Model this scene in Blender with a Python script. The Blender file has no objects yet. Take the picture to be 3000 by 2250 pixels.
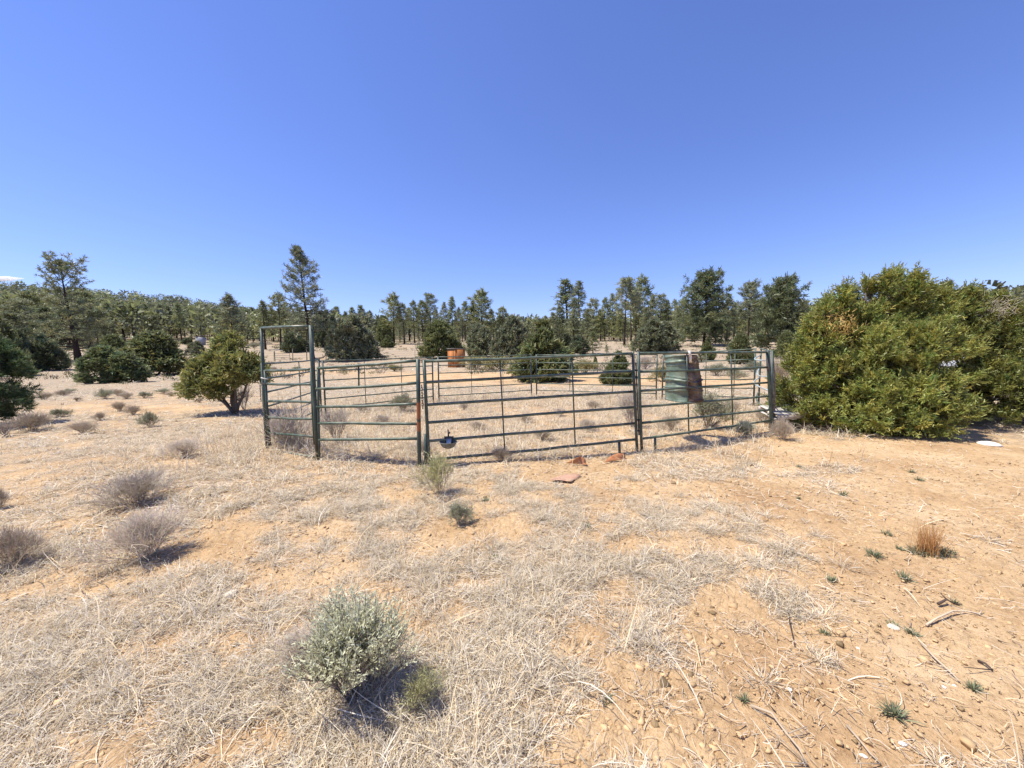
import bpy, math, random
import numpy as np
from mathutils import Vector, Matrix

S = bpy.context.scene
COL = S.collection
R = math.radians

# ------------------------------------------------------------------ camera
FPX = 1127.0
CAMH = 1.6
PITCH = R(4.57)
ROLL = R(0.7)
CAM = np.array([0.0, 0.0, CAMH])
_f = np.array([0, math.cos(PITCH), -math.sin(PITCH)])
_r = np.array([1.0, 0, 0])
_u = np.array([0, math.sin(PITCH), math.cos(PITCH)])
CR = _r * math.cos(ROLL) - _u * math.sin(ROLL)
CU = _u * math.cos(ROLL) + _r * math.sin(ROLL)
cam = bpy.data.cameras.new('camera')
cam.sensor_width = 36.0
cam.sensor_fit = 'HORIZONTAL'
cam.lens = FPX / 3000 * 36
cam.clip_start = 0.05
cam.clip_end = 12000
camo = bpy.data.objects.new('camera', cam)
COL.objects.link(camo)
camo.matrix_world = Matrix(((CR[0], CU[0], -_f[0], 0), (CR[1], CU[1], -_f[1], 0), (CR[2], CU[2], -_f[2], CAMH), (0, 0, 0, 1)))
S.camera = camo

# ------------------------------------------------------------------ light
SUN_EL = R(64)
SHADOW = np.array([0.995, 0.10])          # direction shadows fall on the ground
w = bpy.data.worlds.new('World')
S.world = w
w.use_nodes = True
nt = w.node_tree
sky = nt.nodes.new('ShaderNodeTexSky')
sky.sky_type = 'NISHITA'
sky.sun_disc = False
sky.sun_elevation = SUN_EL
sky.sun_rotation = math.atan2(-SHADOW[0], -SHADOW[1])
sky.altitude = 2100
sky.air_density = 1.5
sky.dust_density = 0.1
sky.ozone_density = 3.0
hs = nt.nodes.new('ShaderNodeMix')
hs.data_type = 'RGBA'; hs.blend_type = 'MULTIPLY'
hs.inputs[0].default_value = 1.0
hs.inputs[7].default_value = (0.97, 1.01, 1.56, 1)
nt.links.new(sky.outputs[0], hs.inputs[6])
bg = nt.nodes['Background']
nt.links.new(hs.outputs[2], bg.inputs[0])
bg.inputs[1].default_value = 0.077
sun = bpy.data.lights.new('sun', 'SUN')
sun.energy = 4.6
sun.angle = R(0.53)
sun.color = (1.0, 0.935, 0.80)
suno = bpy.data.objects.new('sun', sun)
COL.objects.link(suno)
sd = Vector((SHADOW[0] * math.cos(SUN_EL), SHADOW[1] * math.cos(SUN_EL), -math.sin(SUN_EL)))
suno.rotation_euler = sd.to_track_quat('-Z', 'Y').to_euler()
suno.location = (-20, -6, 40)
S.view_settings.view_transform = 'Standard'
S.view_settings.look = 'None'
S.view_settings.exposure = 0.66
S.view_settings.gamma = 1.0
S.cycles.max_bounces = 6
S.cycles.diffuse_bounces = 3
S.cycles.transmission_bounces = 4
S.cycles.transparent_max_bounces = 4
S.cycles.volume_bounces = 3

# ------------------------------------------------------------------ noise, terrain, pixel helpers
def _hash(ix, iy, seed):
    h = (ix.astype(np.int64) * 374761393 + iy.astype(np.int64) * 668265263 + seed * 1442695041) & 0x7fffffff
    h = ((h ^ (h >> 13)) * 1274126177) & 0x7fffffff
    h = (h ^ (h >> 16)) & 0xffffff
    return h / float(0xffffff)

def vnoise(x, y, seed=0):
    x0 = np.floor(x); y0 = np.floor(y)
    fx = x - x0; fy = y - y0
    fx = fx * fx * (3 - 2 * fx); fy = fy * fy * (3 - 2 * fy)
    a = _hash(x0, y0, seed); b = _hash(x0 + 1, y0, seed)
    c = _hash(x0, y0 + 1, seed); d = _hash(x0 + 1, y0 + 1, seed)
    return (a * (1 - fx) + b * fx) * (1 - fy) + (c * (1 - fx) + d * fx) * fy

def fbm(x, y, oct=4, seed=0):
    s = 0.0; a = 0.5; t = 0.0
    for o in range(oct):
        s = s + a * vnoise(x * 2 ** o + 17.3 * o, y * 2 ** o - 9.1 * o, seed + o)
        t += a; a *= 0.5
    return s / t

def worley(x, y, seed=0):
    x0 = np.floor(x); y0 = np.floor(y)
    f1 = np.full(x.shape, 9.0); f2 = np.full(x.shape, 9.0)
    for i in (-1, 0, 1):
        for j in (-1, 0, 1):
            cx = x0 + i; cy = y0 + j
            d = np.hypot(cx + _hash(cx, cy, seed) - x, cy + _hash(cx, cy, seed + 7) - y)
            f2 = np.where(d < f1, f1, np.minimum(f2, d)); f1 = np.minimum(f1, d)
    return f1, f2

def sstep(a, b, t):
    u = np.clip((t - a) / (b - a), 0, 1)
    return u * u * (3 - 2 * u)

def terrain(x, y):
    x = np.asarray(x, float); y = np.asarray(y, float)
    r = np.hypot(x, y); az = np.arctan2(x, y)
    t = np.maximum(0, r - 42)
    z = 0.09 * t * t / (t + 35)
    z = 22 * np.tanh(z / 22)
    H = 30 * sstep(-0.30, -0.80, az) + 12 * sstep(0.45, 0.75, az)
    z = z + H * sstep(150, 480, r)
    z = z + (fbm(x / 60, y / 60, 3, 5) - 0.5) * 4 * sstep(80, 220, r)
    z = z + (fbm(x / 6, y / 6, 2, 11) - 0.5) * 0.14 * (1 - 0.6 * sstep(60, 120, r))
    z = z + (fbm(x / 1.3, y / 1.3, 2, 23) - 0.5) * 0.07
    return z

Z00 = float(terrain(0.0, 2.0))

def ray(px, py):
    d = _f + (px - 1500) / FPX * CR + (1125 - py) / FPX * CU
    return d

_T = np.geomspace(1.0, 1500, 6000)
def hit(px, py):
    d = ray(px, py)
    P = CAM[None] + _T[:, None] * d[None]
    below = P[:, 2] <= terrain(P[:, 0], P[:, 1])
    i = int(np.argmax(below)) if below.any() else len(_T) - 1
    p = P[i].copy()
    p[2] = float(terrain(p[0], p[1]))
    return p

def at(px, py, Y):
    d = ray(px, py)
    return CAM + d * (Y / d[1])

def to_px(x, y, z):
    q = np.stack([x, y, z - CAMH], -1)
    dz = q @ _f
    dz = np.where(dz < 0.05, 0.05, dz)
    return 1500 + FPX * (q @ CR) / dz, 1125 - FPX * (q @ CU) / dz

# ------------------------------------------------------------------ mesh helpers
class GB:
    """collects quads: vertices, faces, per-vertex colour"""
    def __init__(s): s.v = []; s.f = []; s.c = []; s.n = 0
    def add(s, v, f, c=None):
        v = np.asarray(v, float).reshape(-1, 3); f = np.asarray(f, np.int64).reshape(-1, 4)
        s.v.append(v); s.f.append(f + s.n); s.n += len(v)
        if c is None: c = np.ones((len(v), 3))
        c = np.broadcast_to(np.asarray(c, float), (len(v), 3)) if np.ndim(c) == 1 else c
        s.c.append(c)
    def mesh(s, name, mat, smooth=False):
        v = np.concatenate(s.v); f = np.concatenate(s.f); c = np.concatenate(s.c)
        me = bpy.data.meshes.new(name)
        me.vertices.add(len(v)); me.vertices.foreach_set('co', v.astype(np.float32).ravel())
        me.loops.add(len(f) * 4); me.loops.foreach_set('vertex_index', f.astype(np.int32).ravel())
        me.polygons.add(len(f)); me.polygons.foreach_set('loop_start', (np.arange(len(f)) * 4).astype(np.int32))
        if smooth: me.polygons.foreach_set('use_smooth', np.ones(len(f), bool))
        at_ = me.color_attributes.new('Col', 'FLOAT_COLOR', 'POINT')
        at_.data.foreach_set('color', np.concatenate([c, np.ones((len(c), 1))], 1).astype(np.float32).ravel())
        me.materials.append(mat)
        me.update(calc_edges=True)
        return me
    def build(s, name, mat, parent=None, smooth=False, loc=None):
        o = bpy.data.objects.new(name, s.mesh(name, mat, smooth))
        COL.objects.link(o)
        if parent is not None: o.parent = parent
        if loc is not None: o.location = loc
        return o

def tag(o, label=None, cat=None, group=None, kind=None):
    if label: o['label'] = label
    if cat: o['category'] = cat
    if group: o['group'] = group
    if kind: o['kind'] = kind
    return o

def thing(name, label, cat, loc=(0, 0, 0), rz=0.0, group=None):
    o = bpy.data.objects.new(name, None)
    o.empty_display_size = 0.3
    COL.objects.link(o)
    o.location = [float(a) for a in loc]; o.rotation_euler = (0, 0, rz)
    return tag(o, label, cat, group)

def dup(src, loc, rz=0.0, sc=(1, 1, 1), label=None, cat=None, group=None):
    c = src.copy(); COL.objects.link(c)
    for ch in src.children:
        k = ch.copy(); COL.objects.link(k); k.parent = c
        for g in ch.children:
            q = g.copy(); COL.objects.link(q); q.parent = k
    place(c, loc, rz, sc, label, cat, group)
    return c

def place(c, loc, rz=0.0, sc=(1, 1, 1), label=None, cat=None, group=None):
    c.location = [float(a) for a in loc]; c.rotation_euler = (0, 0, rz); c.scale = sc
    for k in ('label', 'category', 'group'):
        if k in c: del c[k]
    tag(c, label, cat, group)

def norm(a):
    return a / np.maximum(np.linalg.norm(a, axis=-1, keepdims=True), 1e-9)

def tube(gb, pts, rad, n=8, col=(1, 1, 1), caps=True):
    P = np.asarray(pts, float); K = len(P)
    rad = np.broadcast_to(np.asarray(rad, float), (K,)).copy()
    if caps:
        P = np.concatenate([P[:1], P, P[-1:]]); rad = np.concatenate([[1e-4], rad, [1e-4]]); K += 2
    T = np.gradient(P, axis=0)
    if caps: T[0] = T[1] = P[2] - P[1]; T[-1] = T[-2] = P[-2] - P[-3]
    T = norm(T)
    ref = np.array([0, 0, 1.0]) if abs(T[:, 2]).mean() < 0.8 else np.array([1.0, 0, 0])
    A = norm(np.cross(T, ref)); B = np.cross(T, A)
    th = np.arange(n) / n * 2 * math.pi
    V = P[:, None] + rad[:, None, None] * (np.cos(th)[None, :, None] * A[:, None] + np.sin(th)[None, :, None] * B[:, None])
    i = np.arange(K - 1)[:, None] * n; j = np.arange(n)[None]; j2 = (j + 1) % n
    F = np.stack([i + j, i + j2, i + n + j2, i + n + j], -1)
    gb.add(V, F, col)

def sticks(gb, A, Bp, ra, rb, col):
    """many thin 3-sided tapered sticks A->Bp (arrays)"""
    N = len(A); D = norm(Bp - A)
    ref = np.where(np.abs(D[:, 2:3]) < 0.8, np.array([[0, 0, 1.0]]), np.array([[1.0, 0, 0]]))
    X = norm(np.cross(D, ref)); Y = np.cross(D, X)
    ra = np.broadcast_to(ra, (N,)); rb = np.broadcast_to(rb, (N,))
    V = np.zeros((N, 6, 3))
    for k in range(3):
        a = k * 2 * math.pi / 3
        o = math.cos(a) * X + math.sin(a) * Y
        V[:, k] = A + o * ra[:, None]; V[:, 3 + k] = Bp + o * rb[:, None]
    b = np.arange(N)[:, None, None] * 6
    F = b + np.array([[0, 1, 4, 3], [1, 2, 5, 4], [2, 0, 3, 5]])[None]
    c = np.repeat(np.broadcast_to(col, (N, 3)), 6, 0)
    gb.add(V, F, c)

def leaf_quads(gb, C, A, L, W, col, rng, taper=0.45):
    """elongated leaf quads at C pointing along A"""
    N = len(C); A = norm(A)
    Sd = norm(np.cross(A, rng.normal(size=(N, 3))))
    L = np.broadcast_to(L, (N,))[:, None]; W = np.broadcast_to(W, (N,))[:, None]
    V = np.stack([C - Sd * W / 2, C + Sd * W / 2, C + A * L + Sd * W / 2 * taper, C + A * L - Sd * W / 2 * taper], 1)
    F = np.arange(N * 4).reshape(N, 4)
    gb.add(V, F, np.repeat(np.broadcast_to(col, (N, 3)), 4, 0))

def blades(gb, P, az, L, rise, droop, W, col, rng, K=3, wob=0.5):
    """curved ribbons: start P, azimuth az, length L, start elevation rise, end elevation rise-droop"""
    N = len(P)
    V = np.zeros((N, K + 1, 2, 3)); p = P.copy()
    a = az.copy(); tw = rng.uniform(-1, 1, N)
    curl = rng.normal(0, wob, N)
    for k in range(K + 1):
        t = k / K
        e = rise - droop * t
        d = np.stack([np.cos(a) * np.cos(e), np.sin(a) * np.cos(e), np.sin(e)], 1)
        s = np.stack([-np.sin(a), np.cos(a), tw * 0.8], 1); s = norm(s)
        ww = (W * (1 - 0.75 * t * t))[:, None] / 2
        V[:, k, 0] = p - s * ww; V[:, k, 1] = p + s * ww
        p = p + d * (L / K)[:, None]
        a = a + curl * (1.0 / K) * 2
    b = np.arange(N)[:, None, None] * (2 * (K + 1))
    k = np.arange(K)[None, :, None] * 2
    F = b + k + np.array([0, 1, 3, 2])[None, None]
    c = np.repeat(col, 2 * (K + 1), 0)
    gb.add(V, F, c)

def box(gb, lo, hi, col=(1, 1, 1), M=None):
    x0, y0, z0 = lo; x1, y1, z1 = hi
    v = np.array([[x0, y0, z0], [x1, y0, z0], [x1, y1, z0], [x0, y1, z0], [x0, y0, z1], [x1, y0, z1], [x1, y1, z1], [x0, y1, z1]], float)
    if M is not None: v = v @ M[:3, :3].T + M[:3, 3]
    gb.add(v, [[0, 3, 2, 1], [4, 5, 6, 7], [0, 1, 5, 4], [1, 2, 6, 5], [2, 3, 7, 6], [3, 0, 4, 7]], col)

# ------------------------------------------------------------------ materials
def new_mat(name):
    m = bpy.data.materials.new(name); m.use_nodes = True
    n = m.node_tree.nodes; l = m.node_tree.links
    return m, n, l, n['Principled BSDF']

def leaf_mat(name, rough=0.65, trans=0.22, spec=0.25, vary=0.25):
    m, n, l, b = new_mat(name)
    a = n.new('ShaderNodeVertexColor'); a.layer_name = 'Col'
    oi = n.new('ShaderNodeObjectInfo')
    mr = n.new('ShaderNodeMapRange'); mr.inputs[3].default_value = 1 - vary; mr.inputs[4].default_value = 1 + vary
    l.new(oi.outputs['Random'], mr.inputs[0])
    mx = n.new('ShaderNodeVectorMath'); mx.operation = 'SCALE'
    l.new(a.outputs[0], mx.inputs[0]); l.new(mr.outputs[0], mx.inputs['Scale'])
    l.new(mx.outputs[0], b.inputs['Base Color'])
    b.inputs['Roughness'].default_value = rough
    b.inputs['Specular IOR Level'].default_value = spec
    if trans:
        t = n.new('ShaderNodeBsdfTranslucent'); l.new(mx.outputs[0], t.inputs[0])
        ms = n.new('ShaderNodeMixShader'); ms.inputs[0].default_value = trans
        l.new(b.outputs[0], ms.inputs[1]); l.new(t.outputs[0], ms.inputs[2])
        l.new(ms.outputs[0], n['Material Output'].inputs[0])
    return m

M_leaf = leaf_mat('foliage', 0.48, 0.36, 0.55, 0.15)
M_dry = leaf_mat('dry_stems', 0.8, 0.15, 0.2, 0.12)
M_grass = leaf_mat('dry_grass', 0.7, 0.25, 0.25, 0.0)
M_bark = leaf_mat('bark', 0.9, 0.0, 0.1, 0.15)

def noise(n, l, scale, detail=4, rough=0.6, coord='Object', dist=0.0):
    tc = n.new('ShaderNodeTexCoord'); t = n.new('ShaderNodeTexNoise')
    t.inputs['Scale'].default_value = scale; t.inputs['Detail'].default_value = detail
    t.inputs['Roughness'].default_value = rough; t.inputs['Distortion'].default_value = dist
    l.new(tc.outputs[coord], t.inputs['Vector'])
    return t

def ramp(n, l, src, stops):
    r = n.new('ShaderNodeValToRGB')
    e = r.color_ramp.elements
    while len(e) < len(stops): e.new(0.5)
    for k, (p, c) in enumerate(stops):
        e[k].position = p; e[k].color = (c[0], c[1], c[2], 1) if np.ndim(c) else (c, c, c, 1)
    l.new(src, r.inputs[0])
    return r

def mix(n, l, fac, a, b, mode='MIX'):
    m = n.new('ShaderNodeMix'); m.data_type = 'RGBA'; m.blend_type = mode
    if isinstance(fac, (int, float)): m.inputs[0].default_value = fac
    else: l.new(fac, m.inputs[0])
    for s, i in ((a, 6), (b, 7)):
        if isinstance(s, tuple): m.inputs[i].default_value = (*s, 1)
        else: l.new(s, m.inputs[i])
    return m.outputs[2]

# ground: sand where bare, grey litter of old grass elsewhere (per-vertex cover)
def ground_material():
    m, n, l, b = new_mat('ground')
    cov = n.new('ShaderNodeVertexColor'); cov.layer_name = 'Col'
    sep = n.new('ShaderNodeSeparateColor'); l.new(cov.outputs[0], sep.inputs[0])
    n1 = noise(n, l, 0.9, 5, 0.6); n2 = noise(n, l, 14, 6, 0.65); n3 = noise(n, l, 75, 4, 0.7); n4 = noise(n, l, 0.35, 3, 0.5)
    sand = ramp(n, l, n1.outputs[0], [(0.3, (0.43, 0.275, 0.145)), (0.5, (0.54, 0.375, 0.21)), (0.72, (0.64, 0.475, 0.29))]).outputs[0]
    sand = mix(n, l, 0.75, sand, ramp(n, l, n2.outputs[0], [(0.28, (0.62, 0.56, 0.5)), (0.5, (0.96, 0.95, 0.94)), (0.75, (1.1, 1.1, 1.1))]).outputs[0], 'MULTIPLY')
    sand = mix(n, l, 0.6, sand, ramp(n, l, n3.outputs[0], [(0.32, (0.50, 0.45, 0.40)), (0.46, (0.98, 0.97, 0.96)), (0.75, (1.1, 1.1, 1.1))]).outputs[0], 'MULTIPLY')
    lit = ramp(n, l, n2.outputs[0], [(0.3, (0.21, 0.16, 0.11)), (0.5, (0.36, 0.29, 0.21)), (0.7, (0.48, 0.40, 0.31))]).outputs[0]
    lit = mix(n, l, 0.6, lit, ramp(n, l, n3.outputs[0], [(0.32, (0.5, 0.48, 0.46)), (0.52, (1, 1, 1)), (0.75, (1.2, 1.2, 1.2))]).outputs[0], 'MULTIPLY')
    lit = mix(n, l, n4.outputs[0], lit, (0.35, 0.285, 0.21))
    col = mix(n, l, sep.outputs[0], sand, lit)
    col = mix(n, l, sep.outputs[1], col, ramp(n, l, n1.outputs[0], [(0.4, (0.10, 0.095, 0.055)), (0.62, (0.30, 0.24, 0.16))]).outputs[0])
    l.new(col, b.inputs['Base Color'])
    b.inputs['Roughness'].default_value = 0.95
    b.inputs['Specular IOR Level'].default_value = 0.1
    bp = n.new('ShaderNodeBump'); bp.inputs['Strength'].default_value = 0.8; bp.inputs['Distance'].default_value = 0.018
    ad = n.new('ShaderNodeMath'); ad.operation = 'ADD'
    l.new(n2.outputs[0], ad.inputs[0]); l.new(n3.outputs[0], ad.inputs[1])
    l.new(ad.outputs[0], bp.inputs['Height']); l.new(bp.outputs[0], b.inputs['Normal'])
    return m

def metal_paint(name, base, wear, rust, scale=9, amount=0.5):
    """old paint over steel with worn and rusty blotches"""
    m, n, l, b = new_mat(name)
    t1 = noise(n, l, scale, 6, 0.65); t2 = noise(n, l, scale * 0.35, 5, 0.6, dist=0.5); t3 = noise(n, l, scale * 6, 3)
    c = mix(n, l, ramp(n, l, t1.outputs[0], [(0.42, 0.0), (0.7, 1.0)]).outputs[0], base, wear)
    c = mix(n, l, ramp(n, l, t2.outputs[0], [(amount, 0.0), (amount + 0.1, 1.0)]).outputs[0], c, rust)
    c = mix(n, l, 0.5, c, ramp(n, l, t3.outputs[0], [(0.3, 0.6), (0.7, 1.15)]).outputs[0], 'MULTIPLY')
    l.new(c, b.inputs['Base Color'])
    b.inputs['Roughness'].default_value = 0.45
    b.inputs['Specular IOR Level'].default_value = 0.5
    bp = n.new('ShaderNodeBump'); bp.inputs['Strength'].default_value = 0.25; bp.inputs['Distance'].default_value = 0.004
    l.new(t1.outputs[0], bp.inputs['Height']); l.new(bp.outputs[0], b.inputs['Normal'])
    return m

def wood(name, a, b_, grain=(3, 3, 40), rough=0.85):
    m, n, l, b = new_mat(name)
    tc = n.new('ShaderNodeTexCoord'); mp = n.new('ShaderNodeMapping'); mp.inputs['Scale'].default_value = grain
    t = n.new('ShaderNodeTexNoise'); t.inputs['Scale'].default_value = 1.0; t.inputs['Detail'].default_value = 6
    l.new(tc.outputs['Object'], mp.inputs[0]); l.new(mp.outputs[0], t.inputs['Vector'])
    c = ramp(n, l, t.outputs[0], [(0.32, a), (0.68, b_)])
    l.new(c.outputs[0], b.inputs['Base Color']); b.inputs['Roughness'].default_value = rough
    return m

M_ground = ground_material()
M_rail = metal_paint('green_rail_paint', (0.055, 0.090, 0.062), (0.20, 0.22, 0.155), (0.055, 0.042, 0.032), 7, 0.58)
M_post = metal_paint('green_post_paint', (0.036, 0.064, 0.050), (0.10, 0.125, 0.10), (0.06, 0.04, 0.03), 7, 0.58)
M_rustpost = metal_paint('rust_patch_paint', (0.036, 0.068, 0.062), (0.075, 0.1, 0.09), (0.30, 0.10, 0.035), 5, 0.535)
def rust_bands(m, bands, rust):
    n = m.node_tree.nodes; l = m.node_tree.links; b = n['Principled BSDF']
    src = b.inputs['Base Color'].links[0].from_socket
    tc = n.new('ShaderNodeTexCoord'); sp = n.new('ShaderNodeSeparateXYZ'); l.new(tc.outputs['Object'], sp.inputs[0])
    nz = noise(n, l, 22, 4); a = n.new('ShaderNodeMath'); a.operation = 'MULTIPLY_ADD'; a.inputs[1].default_value = .10
    l.new(nz.outputs[0], a.inputs[0]); l.new(sp.outputs[2], a.inputs[2])
    st = [(0.0, 0.0)]
    for lo, hi in bands: st += [(lo - .01, 0.0), (lo + .01, 1.0), (hi - .01, 1.0), (hi + .01, 0.0)]
    l.new(mix(n, l, ramp(n, l, a.outputs[0], st).outputs[0], src, rust), b.inputs['Base Color'])
M_rustpost = metal_paint('rust_patch_paint', (0.036, 0.064, 0.050), (0.10, 0.125, 0.10), (0.06, 0.04, 0.03), 7, 0.58)
rust_bands(M_rustpost, ((.56, .68), (.74, .97)), (0.30, 0.105, 0.04))
M_blue = metal_paint('pale_blue_rail_paint', (0.36, 0.46, 0.45), (0.5, 0.56, 0.54), (0.42, 0.18, 0.14), 5, 0.57)
M_drum = metal_paint('drum_paint', (0.12, 0.172, 0.128), (0.28, 0.32, 0.24), (0.18, 0.08, 0.04), 4, 0.53)
M_drumrust = metal_paint('drum_rust', (0.06, 0.026, 0.015), (0.22, 0.17, 0.10), (0.05, 0.016, 0.010), 5, 0.52)
M_sheet = metal_paint('rust_sheet', (0.42, 0.17, 0.065), (0.55, 0.27, 0.12), (0.33, 0.12, 0.05), 5, 0.5)
M_sheet2 = metal_paint('dusty_rust_sheet', (0.52, 0.30, 0.19), (0.58, 0.39, 0.23), (0.44, 0.23, 0.14), 4, 0.5)
M_steel = metal_paint('galvanised', (0.45, 0.47, 0.50), (0.6, 0.62, 0.65), (0.3, 0.3, 0.31), 14, 0.6)
M_steel.node_tree.nodes['Principled BSDF'].inputs['Metallic'].default_value = 0.6
M_bowl = metal_paint('bowl_grey', (0.16, 0.17, 0.155), (0.3, 0.3, 0.26), (0.12, 0.10, 0.07), 16, 0.55)
M_dark = metal_paint('dark_iron', (0.03, 0.03, 0.03), (0.07, 0.065, 0.06), (0.08, 0.04, 0.025), 20, 0.55)
M_shed = wood('orange_shed_boards', (0.34, 0.115, 0.03), (0.50, 0.20, 0.06), (9, 9, 1.2))
M_roof = wood('grey_roof', (0.16, 0.15, 0.15), (0.27, 0.25, 0.24), (6, 1, 6))
M_pallet = wood('weathered_pallet', (0.40, 0.37, 0.32), (0.62, 0.58, 0.52), (3, 30, 30))
M_log = wood('grey_log', (0.11, 0.09, 0.075), (0.26, 0.22, 0.19), (3, 3, 30))
M_white = metal_paint('white_tank', (0.78, 0.79, 0.80), (0.68, 0.69, 0.70), (0.6, 0.58, 0.55), 3, 0.7)
M_hut = wood('grey_hut', (0.26, 0.27, 0.30), (0.38, 0.39, 0.42), (4, 4, 1))
def stone_mat(name, a, b_):
    m, n, l, b = new_mat(name); t = noise(n, l, 18, 6)
    l.new(ramp(n, l, t.outputs[0], [(0.35, a), (0.65, b_)]).outputs[0], b.inputs['Base Color']); b.inputs['Roughness'].default_value = 0.9
    return m
M_stone = stone_mat('pale_stone', (0.52, 0.44, 0.33), (0.72, 0.66, 0.56))
M_bone = stone_mat('white_stone', (0.66, 0.63, 0.57), (0.82, 0.8, 0.75))
M_clod = leaf_mat('soil_clods', 0.95, 0.0, 0.1, 0.0)
M_wire = metal_paint('wire', (0.12, 0.11, 0.10), (0.2, 0.19, 0.18), (0.1, 0.06, 0.04), 8, 0.55)

# ------------------------------------------------------------------ grass cover (1 = old grass, 0 = bare sand)
BARE = [(400, 1195, 380, 20, 1), (560, 1160, 220, 16, .7), (1750, 1118, 520, 15, 1.1), (1560, 1100, 330, 10, 1), (1290, 1108, 170, 16, 1), (900, 1090, 220, 10, .8), (2130, 1122, 160, 14, 1),
        (950, 1560, 260, 60, .7), (900, 1700, 280, 90, .75), (640, 1640, 200, 60, .55), (1180, 1450, 80, 26, .8), (1420, 1570, 170, 60, .8), (1300, 1600, 120, 40, .7), (1640, 1390, 170, 36, 1.2),
        (1850, 1440, 170, 35, .8), (1900, 1600, 130, 26, .7), (2060, 1440, 170, 28, .5), (2520, 1325, 320, 36, .8), (2800, 1520, 420, 190, 1.3), (2850, 1850, 420, 260, 1.3), (2560, 2060, 420, 190, 1.0),
        (2180, 1990, 190, 130, .9), (2000, 2150, 330, 130, .8), (2420, 1690, 110, 40, .7), (1740, 2080, 150, 110, .9), (1700, 1900, 80, 45, .5), (2130, 1760, 110, 50, .5), (700, 1900, 130, 60, .7), (760, 2150, 120, 60, .6),
        (360, 1570, 130, 22, .5), (250, 1700, 120, 30, .4), (330, 1860, 140, 40, .4), (430, 2060, 110, 40, .5), (480, 1350, 130, 22, .5), (70, 1400, 160, 26, .6), (300, 2200, 200, 40, .5), (1060, 1870, 120, 60, .3), (1500, 1700, 60, 40, .4)]
GRASSY = [(1330, 1680, 170, 110, .6), (1600, 1650, 210, 90, .6), (1870, 1690, 200, 60, .6), (2290, 1660, 130, 42, .9), (2330, 1800, 110, 60, 1.1), (2370, 1960, 110, 70, 1.2), (2500, 1850, 130, 42, .9), (1950, 1910, 110, 80, .9),
          (1740, 1850, 60, 40, .6), (1970, 1760, 130, 45, .6), (1560, 1960, 90, 100, .8), (1430, 2120, 230, 140, .7), (2050, 1490, 180, 30, .6), (2050, 1390, 220, 40, .7), (1220, 2050, 230, 170, .4), (2640, 2180, 130, 60, .5), (2830, 2110, 90, 30, .5),
          (2560, 1340, 110, 22, .7), (2420, 1380, 140, 30, .6), (300, 1800, 330, 130, .4), (150, 2050, 200, 120, .5), (700, 1420, 260, 60, .7), (500, 1280, 300, 30, .5), (1480, 1300, 330, 70, .5), (1050, 1310, 200, 40, .6), (560, 2020, 220, 120, .4)]

def cover(x, y):
    x = np.asarray(x, float); y = np.asarray(y, float)
    px, py = to_px(x, y, terrain(x, y))
    r = np.hypot(x, y)
    base = 0.74 + 0.16 * sstep(9, 16, r) - 0.18 * sstep(900, 1700, px) * (1 - sstep(8, 14, r)) - 0.16 * sstep(1900, 2600, px) * (1 - sstep(8, 14, r))
    for cx, cy, rx, ry, a in BARE:
        base = base - a * 0.66 * np.exp(-(((px - cx) / rx) ** 2 + ((py - cy) / ry) ** 2) * 1.1)
    for cx, cy, rx, ry, a in GRASSY:
        base = base + a * 0.48 * np.exp(-(((px - cx) / rx) ** 2 + ((py - cy) / ry) ** 2) * 1.2)
    nz = fbm(x / 0.34, y / 0.34, 4, 31) - 0.5
    nz = nz * .75 + (fbm(x / 0.12, y / 0.12, 3, 37) - 0.5) * .55 * (1 - sstep(6, 12, r))
    nz2 = fbm(x / 2.2, y / 2.2, 3, 41) - 0.5
    nz3 = fbm(x / 14, y / 14, 3, 51) - 0.5
    v = base + nz * 2.0 * (1 - 0.55 * sstep(8, 25, r)) + nz2 * 0.35 + nz3 * 0.5 * sstep(15, 40, r)
    return sstep(0.15, 0.95, v)

# ------------------------------------------------------------------ ground sheet (one sheet to the horizon)
def build_ground():
    rr = np.concatenate([np.linspace(0.02, 1.1, 24)[:-1], np.geomspace(1.1, 12, 400)[:-1], np.geomspace(12, 110, 190)[:-1], np.geomspace(110, 4500, 100)])
    aa = np.concatenate([np.linspace(-62, 62, 860), np.linspace(62, 298, 120)[1:-1]])
    aa = np.radians(aa)
    x = rr[:, None] * np.sin(aa)[None]; y = rr[:, None] * np.cos(aa)[None]
    z = terrain(x, y)
    c = cover(x, y)
    r = np.hypot(x, y)
    near = 1 - sstep(9, 16, r)
    bare = 1 - c
    wx = x + (fbm(x / .2, y / .2, 2, 71) - .5) * .12; wy = y + (fbm(x / .2, y / .2, 2, 72) - .5) * .12
    f1, f2 = worley(wx / 0.085, wy / 0.085, 61)
    g1, g2 = worley(wx / 0.2, wy / 0.2, 66)
    crust = sstep(0.38, 0.62, fbm(x / 0.8, y / 0.8, 3, 81))
    z = z + near * (crust * bare * (0.011 * sstep(0.02, 0.14, f2 - f1) + 0.007 * sstep(0.01, 0.07, g2 - g1)) * (0.4 + 0.9 * fbm(x / .12, y / .12, 2, 83)))
    z = z + near * (fbm(x / 0.09, y / 0.09, 4, 91) - 0.5) * 0.013 + near * (fbm(x / 0.03, y / 0.03, 2, 95) - 0.5) * 0.007 * bare
    K, n = x.shape
    V = np.stack([x, y, z], -1)
    i = np.arange(K - 1)[:, None] * n; j = np.arange(n)[None]; j2 = (j + 1) % n
    F = np.stack([i + j, i + n + j, i + n + j2, i + j2], -1)
    gb = GB()
    gb.add(V, F, np.stack([(c * (0.45 + 0.5 * sstep(5, 18, r))).ravel(), sstep(120, 210, r).ravel(), 0 * r.ravel()], 1))
    o = gb.build('ground', M_ground, smooth=True)
    tag(o, 'orange sandy ground with patches of flattened dry grass', 'ground', kind='structure')
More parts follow.
